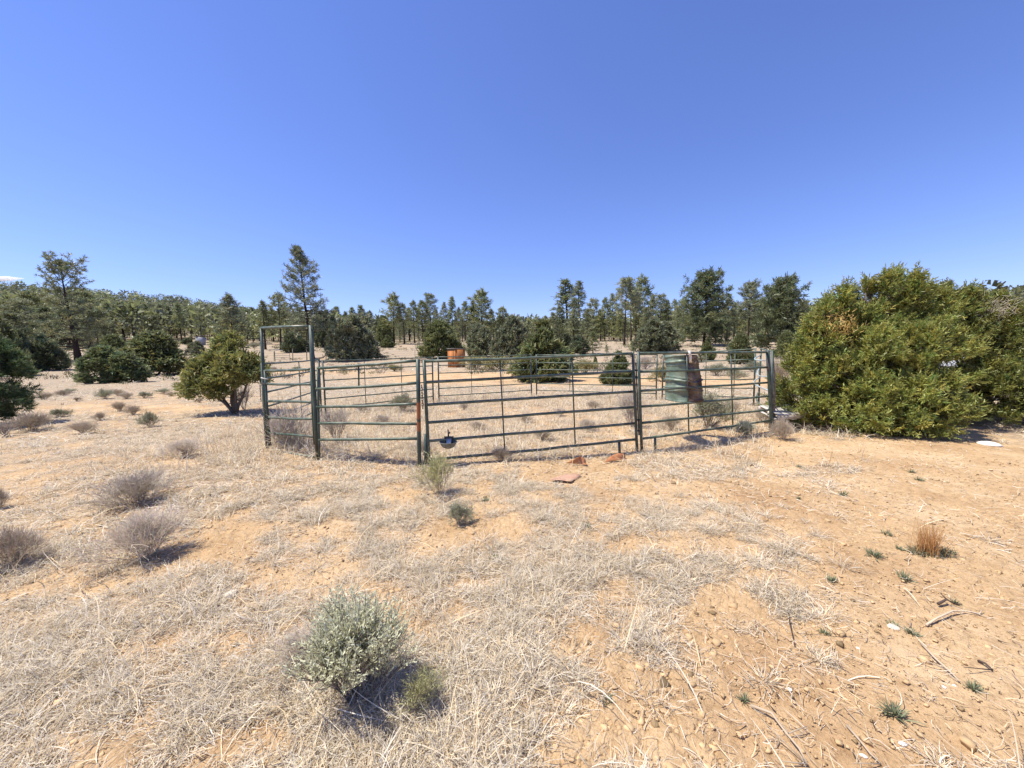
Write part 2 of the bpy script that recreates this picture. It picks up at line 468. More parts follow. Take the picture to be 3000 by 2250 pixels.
build_ground()

# ------------------------------------------------------------------ dry grass, clods, twigs (uncountable)
def straw(rng, n, warm=0.0):
    t = rng.beta(1.6, 1.6, n)[:, None]
    a = np.array([0.42, 0.335, 0.225]); b = np.array([0.86, 0.775, 0.635])
    c = a * (1 - t) + b * t
    wv = (rng.random(n) < 0.25 + warm)[:, None]
    return np.where(wv, c * np.array([1.06, 0.97, 0.8]), c * np.array([0.98, 1.0, 1.02]))

def sample(rng, n, r0, r1, pw=1.0, amax=60):
    u = rng.random(n)
    r = (r0 ** pw + u * (r1 ** pw - r0 ** pw)) ** (1 / pw)
    a = np.radians(rng.uniform(-amax, amax, n))
    return r * np.sin(a), r * np.cos(a)

def build_grass():
    rng = np.random.default_rng(4)
    gb = GB()
    # matted litter lying almost flat
    for r0, r1, n, wmin, pw, K in ((1.15, 4.5, 230000, 0.0027, 1.3, 3), (4.5, 11, 150000, 0.006, 1.1, 2), (11, 30, 110000, 0.014, 1.0, 2)):
        x, y = sample(rng, n, r0, r1, pw)
        c = cover(x, y); k = rng.random(n) < c ** 1.5 * 0.62 + np.where(r0 < 2, 0.035, 0.10)
        x = x[k]; y = y[k]; n = len(x)
        z = terrain(x, y) + rng.uniform(0.0, 0.022, n) + 0.004
        sc = {1.15: 1.0, 4.5: 1.3, 11: 2.0}[r0]
        flow = fbm(x / 0.7, y / 0.7, 2, 101) * 9
        az = np.where(rng.random(n) < 0.55, flow + rng.normal(0, .6, n), rng.uniform(0, 6.283, n))
        blades(gb, np.stack([x, y, z], 1), az, rng.uniform(0.025, 0.115, n) * sc, rng.normal(0.12, 0.24, n), rng.normal(0.12, 0.4, n),
               wmin * rng.uniform(0.55, 1.3, n), straw(rng, n), rng, K, .9)
    # tufts: radiating curved blades
    for r0, r1, n, nb, wmin, sc, pw in ((1.2, 5, 3400, 74, 0.0033, .82, 1.4), (5, 12, 3800, 34, 0.0062, .95, 1.2), (12, 40, 3600, 15, 0.016, 1.5, 1.1), (40, 95, 3000, 8, 0.045, 2.6, 1.1)):
        x, y = sample(rng, n, r0, r1, pw)
        c = cover(x, y); k = rng.random(n) < c ** 1.6 * 0.8 + 0.012
        x = x[k]; y = y[k]; n = len(x)
        size = rng.uniform(0.45, 1.3, n) * sc
        N = n * nb
        X = np.repeat(x, nb); Y = np.repeat(y, nb); sz = np.repeat(size, nb)
        az = rng.uniform(0, 6.283, N)
        rad = np.abs(rng.normal(0, 0.055, N)) * sz
        X = X + np.cos(az) * rad; Y = Y + np.sin(az) * rad
        tone = np.repeat(rng.uniform(0.8, 1.12, n), nb)[:, None]
        blades(gb, np.stack([X, Y, terrain(X, Y) + 0.002], 1), az + rng.normal(0, .5, N), rng.uniform(0.06, 0.17, N) * sz,
               rng.uniform(0.1, 1.15, N), rng.uniform(0.4, 1.8, N), wmin * rng.uniform(0.6, 1.3, N), straw(rng, N) * tone, rng, 3, 0.75)
    # long stray stalks
    x, y = sample(rng, 2600, 1.3, 9, 1.3); k = rng.random(2600) < cover(x, y) * .8 + .08; x = x[k]; y = y[k]; n = len(x)
    blades(gb, np.stack([x, y, terrain(x, y) + 0.01], 1), rng.uniform(0, 6.283, n), rng.uniform(0.15, 0.42, n), rng.uniform(0.05, 0.9, n), rng.uniform(0.2, 1.2, n),
           0.0042 * rng.uniform(.7, 1.5, n), straw(rng, n, .3) * 1.1, rng, 5, 0.4)
    # tall rough grass inside and around the pen
    x = rng.uniform(-6, 6.5, 9000); y = rng.uniform(5.2, 14, 9000); k = rng.random(9000) < cover(x, y); x = x[k]; y = y[k]; n = len(x)
    pick = rng.integers(0, n, 26000)
    X = x[pick] + rng.normal(0, .06, 26000); Y = y[pick] + rng.normal(0, .06, 26000)
    blades(gb, np.stack([X, Y, terrain(X, Y)], 1), rng.uniform(0, 6.283, 26000), rng.uniform(.12, .38, 26000), rng.uniform(.4, 1.5, 26000), rng.uniform(.3, 1.7, 26000),
           .0065 * rng.uniform(.7, 1.3, 26000), straw(rng, 26000, .2), rng, 3, .4)
    o = gb.build('dry_grass', M_grass)
    tag(o, 'flattened grey and straw coloured dry grass over the sand', 'grass', kind='stuff')
build_grass()

def rocks(gb, P, size, rng, col, flat=0.6):
    """small angular lumps"""
    n = len(P)
    base = np.array([[-1, -1, -1], [1, -1, -1], [1, 1, -1], [-1, 1, -1], [-1, -1, 1], [1, -1, 1], [1, 1, 1], [-1, 1, 1]], float) * 0.6
    V = base[None] * rng.uniform(0.55, 1.3, (n, 8, 1)) + rng.normal(0, .12, (n, 8, 3))
    V[:, 4:, :2] *= 0.75
    V *= size[:, None, None]; V[:, :, 2] *= flat
    a = rng.uniform(0, 6.28, n); ca = np.cos(a)[:, None]; sa = np.sin(a)[:, None]
    x = V[:, :, 0] * ca - V[:, :, 1] * sa; y = V[:, :, 0] * sa + V[:, :, 1] * ca
    V = np.stack([x, y, V[:, :, 2]], -1) + P[:, None]
    F = np.array([[0, 3, 2, 1], [4, 5, 6, 7], [0, 1, 5, 4], [1, 2, 6, 5], [2, 3, 7, 6], [3, 0, 4, 7]])
    gb.add(V, np.arange(n)[:, None, None] * 8 + F[None], np.repeat(col, 8, 0))

def build_clods():
    rng = np.random.default_rng(9)
    x, y = sample(rng, 170000, 1.2, 9, 1.2)
    c = cover(x, y); cl = fbm(x / .8, y / .8, 3, 81)
    k = rng.random(len(x)) < (1 - c) * (.12 + .88 * sstep(.42, .62, cl)) * .9 + .03; x = x[k]; y = y[k]; n = len(x)
    s = np.minimum(rng.lognormal(-5.25, .62, n), .04)
    t = np.where(rng.random((n, 1)) < .12, rng.uniform(.3, .6, (n, 1)), rng.uniform(.8, 1.12, (n, 1)))
    gb = GB(); rocks(gb, np.stack([x, y, terrain(x, y) + s * .25 + .004], 1), s, rng, np.array([.54, .375, .205]) * t, .5)
    tag(gb.build('soil_clods', M_clod), 'small crumbled clods of orange soil on bare ground', 'soil', kind='stuff')
    gb = GB()
    x, y = sample(rng, 11000, 1.2, 10, 1.25); k = rng.random(len(x)) < .3 + .5 * (1 - cover(x, y)); x = x[k]; y = y[k]; n = len(x)
    dark = rng.random(n) < .6
    col = np.where(dark[:, None], np.array([[.075, .05, .035]]), np.array([[.36, .28, .21]])) * rng.uniform(.7, 1.3, (n, 1))
    blades(gb, np.stack([x, y, terrain(x, y) + .012], 1), rng.uniform(0, 6.28, n), rng.uniform(.012, .13, n) ** 1.2 * np.where(dark, .6, 1.1), rng.normal(.06, .1, n), rng.normal(.05, .25, n),
           rng.uniform(.0022, .0052, n), col, rng, 3, .7)
    tag(gb.build('twig_litter', M_grass), 'dark and pale broken twigs scattered on the sand', 'twigs', kind='stuff')
build_clods()

# ------------------------------------------------------------------ trees: generators
def pine_parts(seed, h, cb, prof, R0, nb, ntuft, nneed, tl, tw, lean=(0, 0), base=(0.075, 0.10, 0.05), droop=0.0, tip=0.55, low_dead=6, trad=0.017, flat=0.0, topbush=0.0):
    rng = np.random.default_rng(seed)
    wood_, crown = GB(), GB()
    K = 9
    tz = np.linspace(0, 1, K)
    wobx = np.cumsum(rng.normal(0, .008, K)) * h * .6; woby = np.cumsum(rng.normal(0, .008, K)) * h * .6
    tp = np.stack([lean[0] * h * tz + wobx * tz, lean[1] * h * tz + woby * tz, h * 0.97 * tz - 0.35 * (tz == 0)], 1)
    r0 = h * trad
    tube(wood_, tp, r0 * (1 - 0.93 * tz ** 0.9) * np.where(tz == 0, 1.35, 1.0), 8, np.array([.055, .040, .033]))
    def trunk(z):
        t = np.clip(z / (h * .97), 0, 1)
        return np.array([np.interp(t, tz, tp[:, 0]), np.interp(t, tz, tp[:, 1]), z])
    TC, TA, TS = [], [], []
    sA, sB, sr = [], [], []
    for i in range(nb):
        u = (i + rng.random()) / nb
        t = u ** 0.92
        z = h * (cb + (0.985 - cb) * t)
        L = R0 * prof(t) * rng.uniform(.62, 1.15)
        az = i * 2.39996 + rng.normal(0, .35)
        el = R(-8 + droop) * (1 - t) + R(58) * t ** 1.3 + rng.normal(0, .12)
        p = trunk(z)
        d = np.array([math.cos(az) * math.cos(el), math.sin(az) * math.cos(el), math.sin(el)])
        side = np.array([-math.sin(az), math.cos(az), 0])
        pts = [p]
        for k in range(1, 5):
            s = k / 4
            up = 0.16 * s * s * L * (1 - t * .5)
            pts.append(p + d * L * s + np.array([0, 0, up]) + side * rng.normal(0, .035) * L)
        pts = np.array(pts)
        br = max(0.018, r0 * .28 * (L / max(R0, .1)) ** .8 * (1 - .5 * t))
        for k in range(4):
            sA.append(pts[k]); sB.append(pts[k + 1]); sr.append(br * (1 - k * .22))
        nt_ = max(2, int(round(ntuft * (0.35 + L / R0))))
        for j in range(nt_):
            s = tip + (1 - tip) * rng.random() if rng.random() < .8 else rng.uniform(.35, tip)
            if j == 0: s = 1.0
            q = p + d * L * s + np.array([0, 0, .16 * s * s * L * (1 - t * .5)])
            lat = rng.normal(0, .16) * L * (1.15 - s * .5)
            c = q + side * lat + np.array([0, 0, rng.normal(.03, .05) * L])
            TC.append(c); TA.append(norm(d * .5 + side * np.sign(lat) * .35 + np.array([0, 0, .55]))); TS.append(rng.uniform(.75, 1.25))
            if rng.random() < .6:
                sA.append(q - d * L * .12); sB.append(c); sr.append(br * .3)
    for i in range(low_dead):
        z = h * rng.uniform(.05, cb + .05); az = rng.uniform(0, 6.28); p = trunk(z); L = R0 * rng.uniform(.15, .45)
        sA.append(p); sB.append(p + np.array([math.cos(az), math.sin(az), rng.uniform(-.25, .2)]) * L); sr.append(r0 * .13)
    if topbush:
        for i in range(int(topbush)):
            v = rng.normal(size=3); c = trunk(h * rng.uniform(.93, 1.0)) + v * np.array([.03, .03, .02]) * h
            TC.append(c); TA.append(norm(v + np.array([0, 0, 1.5]))); TS.append(1.0)
    sA = np.array(sA); sB = np.array(sB); sr = np.array(sr)
    sticks(wood_, sA, sB, sr, sr * .7, np.array([.058, .045, .038]))
    TC = np.array(TC); TA = np.array(TA); TS = np.array(TS)
    n = len(TC)
    tone = rng.uniform(.72, 1.28, n)[:, None]
    hue = rng.normal(0, .1, n)[:, None] * np.array([1.0, .1, -.6]) + 1
    col = np.array(base)[None] * tone * hue
    C = np.repeat(TC, nneed, 0); A = np.repeat(TA, nneed, 0); sz = np.repeat(TS, nneed)
    N = len(C)
    D = norm(A * .55 + rng.normal(size=(N, 3)) * np.array([1, 1, .8]))
    C = C + D * (tl * .12 * sz)[:, None] + rng.normal(0, tl * .22, (N, 3))
    leaf_quads(crown, C, D, tl * sz * rng.uniform(.7, 1.2, N), tw * sz, np.repeat(col, nneed, 0) * rng.uniform(.85, 1.15, (N, 1)), rng, .5)
    return wood_, crown

def juniper_parts(seed, lobes, nsprig, nleaf, sl, ll, lw, base=(0.10, 0.11, 0.035), gap=.42, gaps=1.0, stems=((0, 0, 0),), surf=.62, upw=.75, boughs=150, pull=.5, basez=0.0, stemr=.05, cut=None, spiky=.25, bark=(.13, .105, .085)):
    """lobes: (x,y,z0,z1,radius,power) pointed or domed masses; sprigs of small scale leaves fill their outer shell"""
    rng = np.random.default_rng(seed)
    wood_, crown = GB(), GB()
    vol = np.array([l[4] * (l[3] - l[2]) for l in lobes]); pr = vol / vol.sum()
    P, D, T = [], [], []
    M = int(nsprig * 2.2)
    li = rng.choice(len(lobes), M, p=pr)
    Lb = np.array(lobes, float)[li]
    t = rng.random(M) ** .85
    az = rng.uniform(0, 6.283, M)
    prof = np.where(t < .18, .62 + .38 * (t / .18) ** .6, np.clip((1 - (t - .18) / .82), 0, 1) ** Lb[:, 5])
    lump = 0.62 + .82 * fbm(az * 1.1 + li * 7.7, t * 3.5 + li * 3.1, 3, seed)
    rf = np.where(rng.random(M) < .75, rng.uniform(surf, 1.0, M), rng.uniform(.15, 1.0, M))
    rad = Lb[:, 4] * prof * lump * rf
    x = Lb[:, 0] + np.cos(az) * rad; y = Lb[:, 1] + np.sin(az) * rad; z = Lb[:, 2] + (Lb[:, 3] - Lb[:, 2]) * t
    s = gaps * 1.6
    g = (fbm(x * s + 5, z * s + seed, 3, seed + 3) + fbm(y * s - 3, z * s * 1.2 + 9, 3, seed + 4)) / 2
    k = g > gap
    if cut is not None: k &= cut(x, y, z)
    k &= z > basez
    x, y, z, az, t, li, rf = [a[k][:nsprig] for a in (x, y, z, az, t, li, rf)]
    n = len(x)
    C0 = np.stack([x, y, z], 1)
    an = C0[rng.choice(n, min(boughs, n), replace=False)]
    near = np.argmin(((C0[:, None, :] - an[None]) ** 2).sum(-1), 1)
    C0 = C0 + (an[near] - C0) * (pull * rng.uniform(.6, 1.15, (n, 1)))
    btone = rng.uniform(.82, 1.18, len(an))[near][:, None]
    out = np.stack([np.cos(az), np.sin(az), np.zeros(n)], 1)
    A = norm(out * (.85 - .5 * t[:, None]) + np.array([0, 0, 1.0]) * (upw * (.25 + t[:, None])) + rng.normal(0, .32, (n, 3)))
    sl_ = sl * rng.uniform(.6, 1.2, n) * np.where(rng.random(n) < spiky * .5, 1.5, 1)
    tone = btone * rng.uniform(.8, 1.18, n)[:, None] * (0.8 + .45 * fbm(x * 1.7 + 3, y * 1.7 + z * 1.9, 2, seed + 9))[:, None]
    hue = 1 + rng.normal(0, .13, n)[:, None] * np.array([1.0, .15, -.3])
    col = np.array(base)[None] * tone * hue
    f = np.tile((np.arange(nleaf) + .5) / nleaf, n)
    C = np.repeat(C0, nleaf, 0) + np.repeat(A * sl_[:, None], nleaf, 0) * f[:, None]
    N = len(C)
    D_ = norm(np.repeat(A, nleaf, 0) * .9 + rng.normal(0, .62, (N, 3)))
    C = C + D_ * (.25 * sl * (1 - f)[:, None]) * rng.random((N, 1)) + rng.normal(0, .03 * sl, (N, 3))
    leaf_quads(crown, C, D_, ll * rng.uniform(.7, 1.3, N), lw * rng.uniform(.7, 1.2, N), np.repeat(col, nleaf, 0) * rng.uniform(.85, 1.15, (N, 1)), rng, .4)
    # stems: from the ground stem points out to a share of the sprigs, with forks
    sA, sB, sr = [], [], []
    st = np.array(stems, float)
    for (lx, ly, z0, z1, lr, pw) in lobes:
        b = st[np.argmin(np.hypot(st[:, 0] - lx, st[:, 1] - ly))].copy(); b[2] -= .05
        top = np.array([lx, ly, z0 + (z1 - z0) * .8])
        K = 6; tt = np.linspace(0, 1, K)[:, None]
        mid = b * (1 - tt) + top * tt + rng.normal(0, .035, (K, 3)) * (z1 - z0) * (tt * (1 - tt) * 4)
        tube(wood_, mid, stemr * (1 - .8 * tt[:, 0]), 6, np.array(bark))
        for q in range(10):
            s = rng.uniform(.2, .95); i = min(int(s * (K - 1)), K - 2); p = mid[i] + (mid[i + 1] - mid[i]) * (s * (K - 1) - i)
            a = rng.uniform(0, 6.28); L = lr * rng.uniform(.5, .85) * (1.05 - s * .6)
            e = p + np.array([math.cos(a) * L, math.sin(a) * L, L * rng.uniform(.1, .7)])
            m_ = (p + e) / 2 + rng.normal(0, .06, 3) * L
            sA += [p, m_]; sB += [m_, e]; sr += [stemr * .35, stemr * .2]
    if n:
        pick = rng.integers(0, n, n // 9)
        sA += list(C0[pick] - A[pick] * .22); sB += list(C0[pick] + A[pick] * .1); sr += [stemr * .1 + .002] * len(pick)
    sr = np.array(sr)
    sticks(wood_, np.array(sA), np.array(sB), sr, sr * .5, np.array(bark))
    return wood_, crown

def tree(name, label, cat, loc, parts, group=None, rz=0.0, sc=(1, 1, 1)):
    t = thing(name, label, cat, loc, rz, group); t.scale = sc
    parts[0].build('trunk', M_bark, t); parts[1].build('crown', M_leaf, t)
    return t

P_slim = lambda t: (min(1, t / .12) * .25 + .75) * (1 - t) ** .55 * (1 - .25 * t) if t < 1 else 0.05
P_round = lambda t: math.sqrt(max(0.02, 1 - (abs(t - .38) / .66) ** 2.2))
P_cone = lambda t: (1 - t) ** .85 + .06
P_wide = lambda t: max(.12, (1 - t ** 1.6) ** .8) * (.75 + .25 * min(1, t / .15))

GREEN = (0.262, 0.280, 0.122)
GREY = (0.275, 0.290, 0.160)
templates = {}
def pine_template(key, *a, **k): templates[key] = pine_parts(*a, **k)
# ordinary pines, 10 m tall as built
pine_template('slim1', 11, 10, .40, P_slim, 1.45, 44, 5, 9, .40, .085, base=GREEN)
pine_template('slim2', 12, 10, .34, P_slim, 1.7, 48, 5, 9, .40, .085, (.03, 0), base=GREY)
pine_template('slim3', 13, 10, .50, P_round, 1.35, 36, 5, 9, .40, .085, (-.02, 0), base=GREEN)
pine_template('tuft1', 14, 10, .45, P_round, 1.9, 40, 6, 9, .44, .09, base=GREY)
pine_template('tuft2', 15, 10, .30, P_round, 2.2, 52, 6, 9, .44, .09, base=GREEN)
pine_template('cone1', 16, 10, .10, P_cone, 2.5, 70, 6, 9, .44, .09, base=GREEN)
pine_template('cone2', 17, 10, .16, P_wide, 2.3, 64, 6, 9, .44, .09, (0.02, 0.02), base=GREY)
pine_template('bush1', 18, 10, .05, P_wide, 3.4, 80, 7, 11, .55, .11, base=(0.16, .182, .088))
pine_template('slim1 b', 31, 10, .36, P_slim, 1.6, 40, 5, 9, .40, .085, (.02, 0), base=GREEN)
pine_template('slim2 b', 32, 10, .44, P_slim, 1.5, 38, 6, 9, .40, .085, (-.02, 0.02), base=GREEN)
pine_template('slim3 b', 33, 10, .55, P_wide, 1.5, 30, 5, 9, .40, .085, (.03, 0), base=GREY)
pine_template('tuft1 b', 34, 10, .38, P_wide, 2.1, 42, 6, 9, .44, .09, (-.03, 0), base=GREEN)
pine_template('tuft2 b', 35, 10, .22, P_round, 2.0, 46, 6, 9, .44, .09, (.02, .02), base=GREY)
pine_template('cone1 b', 36, 10, .06, P_wide, 2.3, 60, 6, 9, .44, .09, base=GREY)
pine_template('cone2 b', 37, 10, .2, P_cone, 2.6, 56, 6, 9, .44, .09, (-.02, 0), base=GREEN)
pine_template('bush1 b', 38, 10, .04, P_round, 3.2, 70, 7, 11, .55, .11, base=(0.17, .185, .09))
# rounded junipers and shrubs, 2.5 m tall as built
def lob(*a): return a
J_dome = [lob(0, 0, .0, 2.5, 1.25, .5)]
J_two = [lob(-.45, 0, .0, 2.5, 1.0, .55), lob(.6, .1, .0, 1.95, .95, .5)]
J_cone = [lob(0, 0, .05, 2.5, 1.1, .85), lob(.25, .2, 0, 1.7, .85, .7)]
J_mass = [lob(-.6, 0, 0, 2.2, .95, .5), lob(.3, .3, 0, 2.5, 1.0, .55), lob(.95, -.1, 0, 1.7, .8, .5)]
DK = (0.190, 0.210, 0.084); GYJ = (0.225, 0.240, 0.138); YG = (0.275, 0.290, 0.072)
templates['dome'] = juniper_parts(21, J_dome, 2600, 8, .26, .15, .06, DK, .36, 1.0)
templates['dome_grey'] = juniper_parts(22, J_mass, 2600, 8, .26, .15, .06, GYJ, .38, 1.0)
templates['two'] = juniper_parts(23, J_two, 2600, 8, .26, .15, .06, (0.150, .178, .076), .36, 1.0)
templates['jcone'] = juniper_parts(24, J_cone, 2600, 8, .28, .15, .06, (.185, .205, .080), .38, 1.0)
templates['mass_dark'] = juniper_parts(25, J_mass, 2600, 8, .28, .16, .065, (.140, .162, .082), .38, 1.0)
BW = {}
for k in list(templates):
    wd, cr = templates[k]
    cv = np.concatenate(cr.v)
    BW[k] = float(np.max([np.percentile(cv[:, a], 99) - np.percentile(cv[:, a], 1) for a in (0, 1)]))
    templates[k] = (wd.mesh('trunk', M_bark), cr.mesh('crown', M_leaf), 10.0 if k[0] in 'stcb' and k not in ('two',) else 2.5)

def mesh_tree(name, key, label, cat, loc, rz, sc, group=None):
    a, b, h = templates[key]
    t = thing(name, label, cat, loc, rz, group); t.scale = sc
    for nm, me in (('trunk', a), ('crown', b)):
        o = bpy.data.objects.new(nm, me); COL.objects.link(o); o.parent = t
    return t

def put(name, key, px, base, top, width, label, cat, group=None, Y=None, sink=0.0, rz=None):
    """a tree standing at photo column px, foot at row base, top at row top; width in photo pixels (None = as built)"""
    if key + ' b' in templates and int(px * 13 + top * 7) % 2: key = key + ' b'
    p = hit(px, base)
    if Y is not None:
        q = at(px, base, Y); p = np.array([q[0], q[1], float(terrain(q[0], q[1]))])
    d = p[1]
    q = at(px, top, d)
    h = max(.3, q[2] - p[2])
    s = h / templates[key][2]
    bw = BW[key]
    sw = s if width is None else (width / FPX * d) / bw
    p = p - np.array([0, 0, sink])
    random.seed(int(px * 7 + base))
    return mesh_tree(name, key, label, cat, p, random.uniform(0, 6.28) if rz is None else rz, (sw, sw, s), group)

# ------------------------------------------------------------------ corral of pipe panels
class Plane:
    """upright plane over two ground points; turns a photo pixel into a point of that panel"""
    def __init__(s, a, b):
        s.a, s.b = a, b
        d = b - a; s.n = norm(np.array([d[1], -d[0], 0.0]))
    def pt(s, px, py):
        d = ray(px, py)
        return CAM + d * (((s.a - CAM) @ s.n) / (d @ s.n))

rngp = np.random.default_rng(77)
def piece(name, mat, parent, pts, rad, n=8, smooth=True):
    o0 = np.array(parent.location)
    gb = GB(); tube(gb, np.asarray(pts) - o0, rad, n)
    return gb.build(name, mat, parent, smooth)

def rail(parent, a, b, r=.0205, mat=None, sag=0.010, cap=True):
    L = np.linalg.norm(b - a); t = np.linspace(0, 1, 9)[:, None]
    off = np.zeros((9, 3)); off[:, 2] = -sag * np.sin(t[:, 0] * math.pi) * rngp.uniform(-.2, 1.2); off[:, 0] = np.sin(t[:, 0] * math.pi) * rngp.normal(0, sag)
    off += rngp.normal(0, .0022, (9, 3)) * np.sin(t * math.pi)
    return piece('rail', mat or M_rail, parent, a * (1 - t) + b * t + off, r)

def panel(name, label, pa, pb, posts, rails, stays=(), feet=(), pr=.0235, group='pipe panels of the corral', postmats=None, sr=.0115, mats=None):
    A = hit(*pa); B = hit(*pb)
    pl = Plane(A, B)
    t = thing(name, label, 'corral panel', (A + B) / 2, 0, group)
    for i, (x0, y0, x1, y1) in enumerate(posts):
        a, b = pl.pt(x0, y0), pl.pt(x1, y1)
        b[2] -= .06
        m_ = (a + b) / 2 + rngp.normal(0, .004, 3)
        piece('post', (postmats or {}).get(i, M_post), t, [a, a * .67 + b * .33, m_ * .5 + (a * .5 + b * .5) * .5, a * .2 + b * .8, b], pr if not isinstance(pr, (list, tuple)) else pr[i])
    for i, (x0, y0, x1, y1) in enumerate(rails):
        rail(t, pl.pt(x0, y0), pl.pt(x1, y1), mat=(mats or {}).get(i))
    for x0, y0, x1, y1 in stays:
        o = np.array([pl.n[0], pl.n[1], 0]) * -.012
        piece('stay', M_post, t, np.array([pl.pt(x0, y0), pl.pt((x0 + x1) / 2, (y0 + y1) / 2), pl.pt(x1, y1)]) + o, sr, 6)
    for x0, y0, x1, y1 in feet:
        a, b = pl.pt(x0, y0), pl.pt(x1, y1); b[2] -= .05
        piece('foot', M_post, t, [a, (a + b) / 2, b], .021)
    return t, pl

# walk-through gate in its tall frame
A = hit(785, 1314); B = hit(929, 1347)
plg = Plane(A, B)
g = thing('walk_through_panel', 'tall green walk-through frame of square tube standing at the end of the corral', 'gate frame', (A + B) / 2)
for x0, y0, x1, y1, r in ((765, 961, 783, 1316, .029), (910, 953, 931, 1347, .034)):
    a, b = plg.pt(x0, y0), plg.pt(x1, y1); b[2] -= .05
    piece('post', M_post, g, [a, a * .7 + b * .3, a * .35 + b * .65, b], r, 4, False)
piece('top_bar', M_rail, g, [plg.pt(766, 961), plg.pt(836, 957.5), plg.pt(903, 956)], .024, 6, False)
piece('threshold', M_rail, g, [plg.pt(795, 1321), plg.pt(850, 1329), plg.pt(921, 1339)], .022, 6)
# the gate leaf hung in it
gl = thing('walk_gate', 'narrow green five-bar gate hung inside the tall frame', 'gate', (A + B) / 2 + np.array([0, 0, .1]))
for pts in (((776, 1084), (782, 1190), (791, 1306)), ((912, 1079), (916, 1190), (922, 1302))):
    piece('stile', M_post, gl, [plg.pt(*q) for q in pts], .021)
for (x0, y0, x1, y1) in ((777, 1086, 911, 1081), (780, 1125, 912, 1126), (786, 1175, 914, 1178), (788, 1222, 917, 1227), (791, 1268, 919, 1280)):
    a, b = plg.pt(x0, y0), plg.pt(x1, y1)
    rail(gl, a, b, .0195)
cn = GB()
for k in range(7):
    c = plg.pt(770 + k * 2.2, 1121 + k * .6) + np.array([0, -.045 - .004 * (k % 2), 0])
    th = np.linspace(0, 2 * math.pi, 9)
    e = np.array([[math.cos(q) * .022, (math.sin(q) * .012 if k % 2 else 0), (0 if k % 2 else math.sin(q) * .012)] for q in th])
    tube(cn, c + e, .0042, 5, caps=False)
for k in range(12):
    c = plg.pt(768.5 + .25 * k, 1126 + k * 4.2) + np.array([-.012, -.045, 0])
    th = np.linspace(0, 2 * math.pi, 9)
    e = np.array([[(math.cos(q) * .011 if k % 2 else 0), (0 if k % 2 else math.cos(q) * .011), math.sin(q) * .018] for q in th])
    tube(cn, c + e, .004, 5, caps=False)
tag(cn.build('gate_chain', M_dark), 'dark latch chain wrapped round the stile of the narrow gate with its loose end hanging', 'chain')
ln = plg.pt(780, 1108); tw = GB()
tube(tw, [ln + np.array([-.06, -.04, .012]), ln + np.array([-.01, -.05, 0]), ln + np.array([.05, -.04, -.012])], .008, 5)
tag(tw.build('twine_tie', M_bone), 'pale twine tied round the stile of the narrow gate above its chain', 'twine')

# front panels
pA, plA = panel('corral_panel', 'short front panel with five bowed green rails beside the tall gate frame', (931, 1348), (1227, 1370),
      [(931, 1074, 935, 1346), (1224, 1052, 1229, 1372)],
      [(931, 1079, 1219, 1057), (926, 1139, 1221, 1122), (928, 1192, 1222, 1183), (932, 1240, 1222, 1242), (934, 1288, 1222, 1285)],
      [(1049, 1075, 1050, 1131)], pr=[.018, .029], postmats={1: M_rustpost})
pB, plB = panel('corral_panel', 'long front panel with six green rails and a water bowl on it', (1255, 1369), (1867, 1324),
      [(1242, 1055, 1258, 1366), (1854, 1030, 1867, 1324)],
      [(1243, 1058.5, 1853, 1035), (1248, 1120, 1855, 1088), (1251, 1186, 1857, 1147), (1254, 1238, 1858, 1193), (1256, 1292, 1860, 1240), (1258, 1347, 1862, 1287)],
      [(1465, 1051, 1479, 1320), (1676, 1042, 1686, 1301)], [(1814, 1294, 1816, 1330), (1246, 1272, 1247, 1366)])
pC, plC = panel('corral_panel', 'front panel with six rails ending beside the big juniper', (1880, 1326), (2262, 1263),
      [(1870, 1030, 1881, 1328), (2249, 1028, 2263, 1264)],
      [(1872, 1035, 2246, 1032), (1875, 1089, 2247, 1076), (1878, 1145, 2248, 1121), (1880, 1191, 2250, 1161), (1882, 1239, 2252, 1201), (1884, 1285, 2255, 1232)],
      [(2014, 1037, 2020, 1272), (2143, 1034, 2149, 1250)], [(1919, 1282, 1920, 1310)], pr=[.0235, .036])
# wooden post standing behind the end post
a = hit(2272, 1262); q = GB()
tube(q, np.array([at(2261, 1030, a[1] + .1), at(2266, 1120, a[1] + .08), a - np.array([0, -.06, .06])]), [.03, .034, .036], 8)
tag(q.build('wooden_post', M_log), 'dark weathered wooden post behind the end post by the big juniper', 'post')
# hinge pins and chain between posts
for pl_, pxs, ys, nm, lb in ((plB, 1862, (1085, 1105, 1230, 1262), 'panel_pin', 'dark iron drop pin joining the two front panels where they meet'),):
    q = GB()
    a, b = pl_.pt(1863, 1062), pl_.pt(1872, 1275)
    tube(q, [a, (a + b) / 2, b], .011, 6)
    for y in ys:
        c = pl_.pt(1862.5 + (y - 1062) * .045, y)
        tube(q, [c - np.array([.035, 0, 0]), c + np.array([.035, 0, 0])], .016, 6)
    tag(q.build(nm, M_dark), lb, 'pin')
q = GB()
for k in range(9):
    c = plB.pt(1236 + .4 * k, 1132 + k * 7.5) + np.array([0, -.02, 0])
    th = np.linspace(0, 2 * math.pi, 9)
    e = np.array([[(math.cos(v) * .014 if k % 2 else 0), (0 if k % 2 else math.cos(v) * .014), math.sin(v) * .024] for v in th])
    tube(q, c + e, .0055, 5, caps=False)
tag(q.build('post_chain', M_dark), 'short dark chain hanging between two front posts above the water bowl', 'chain')

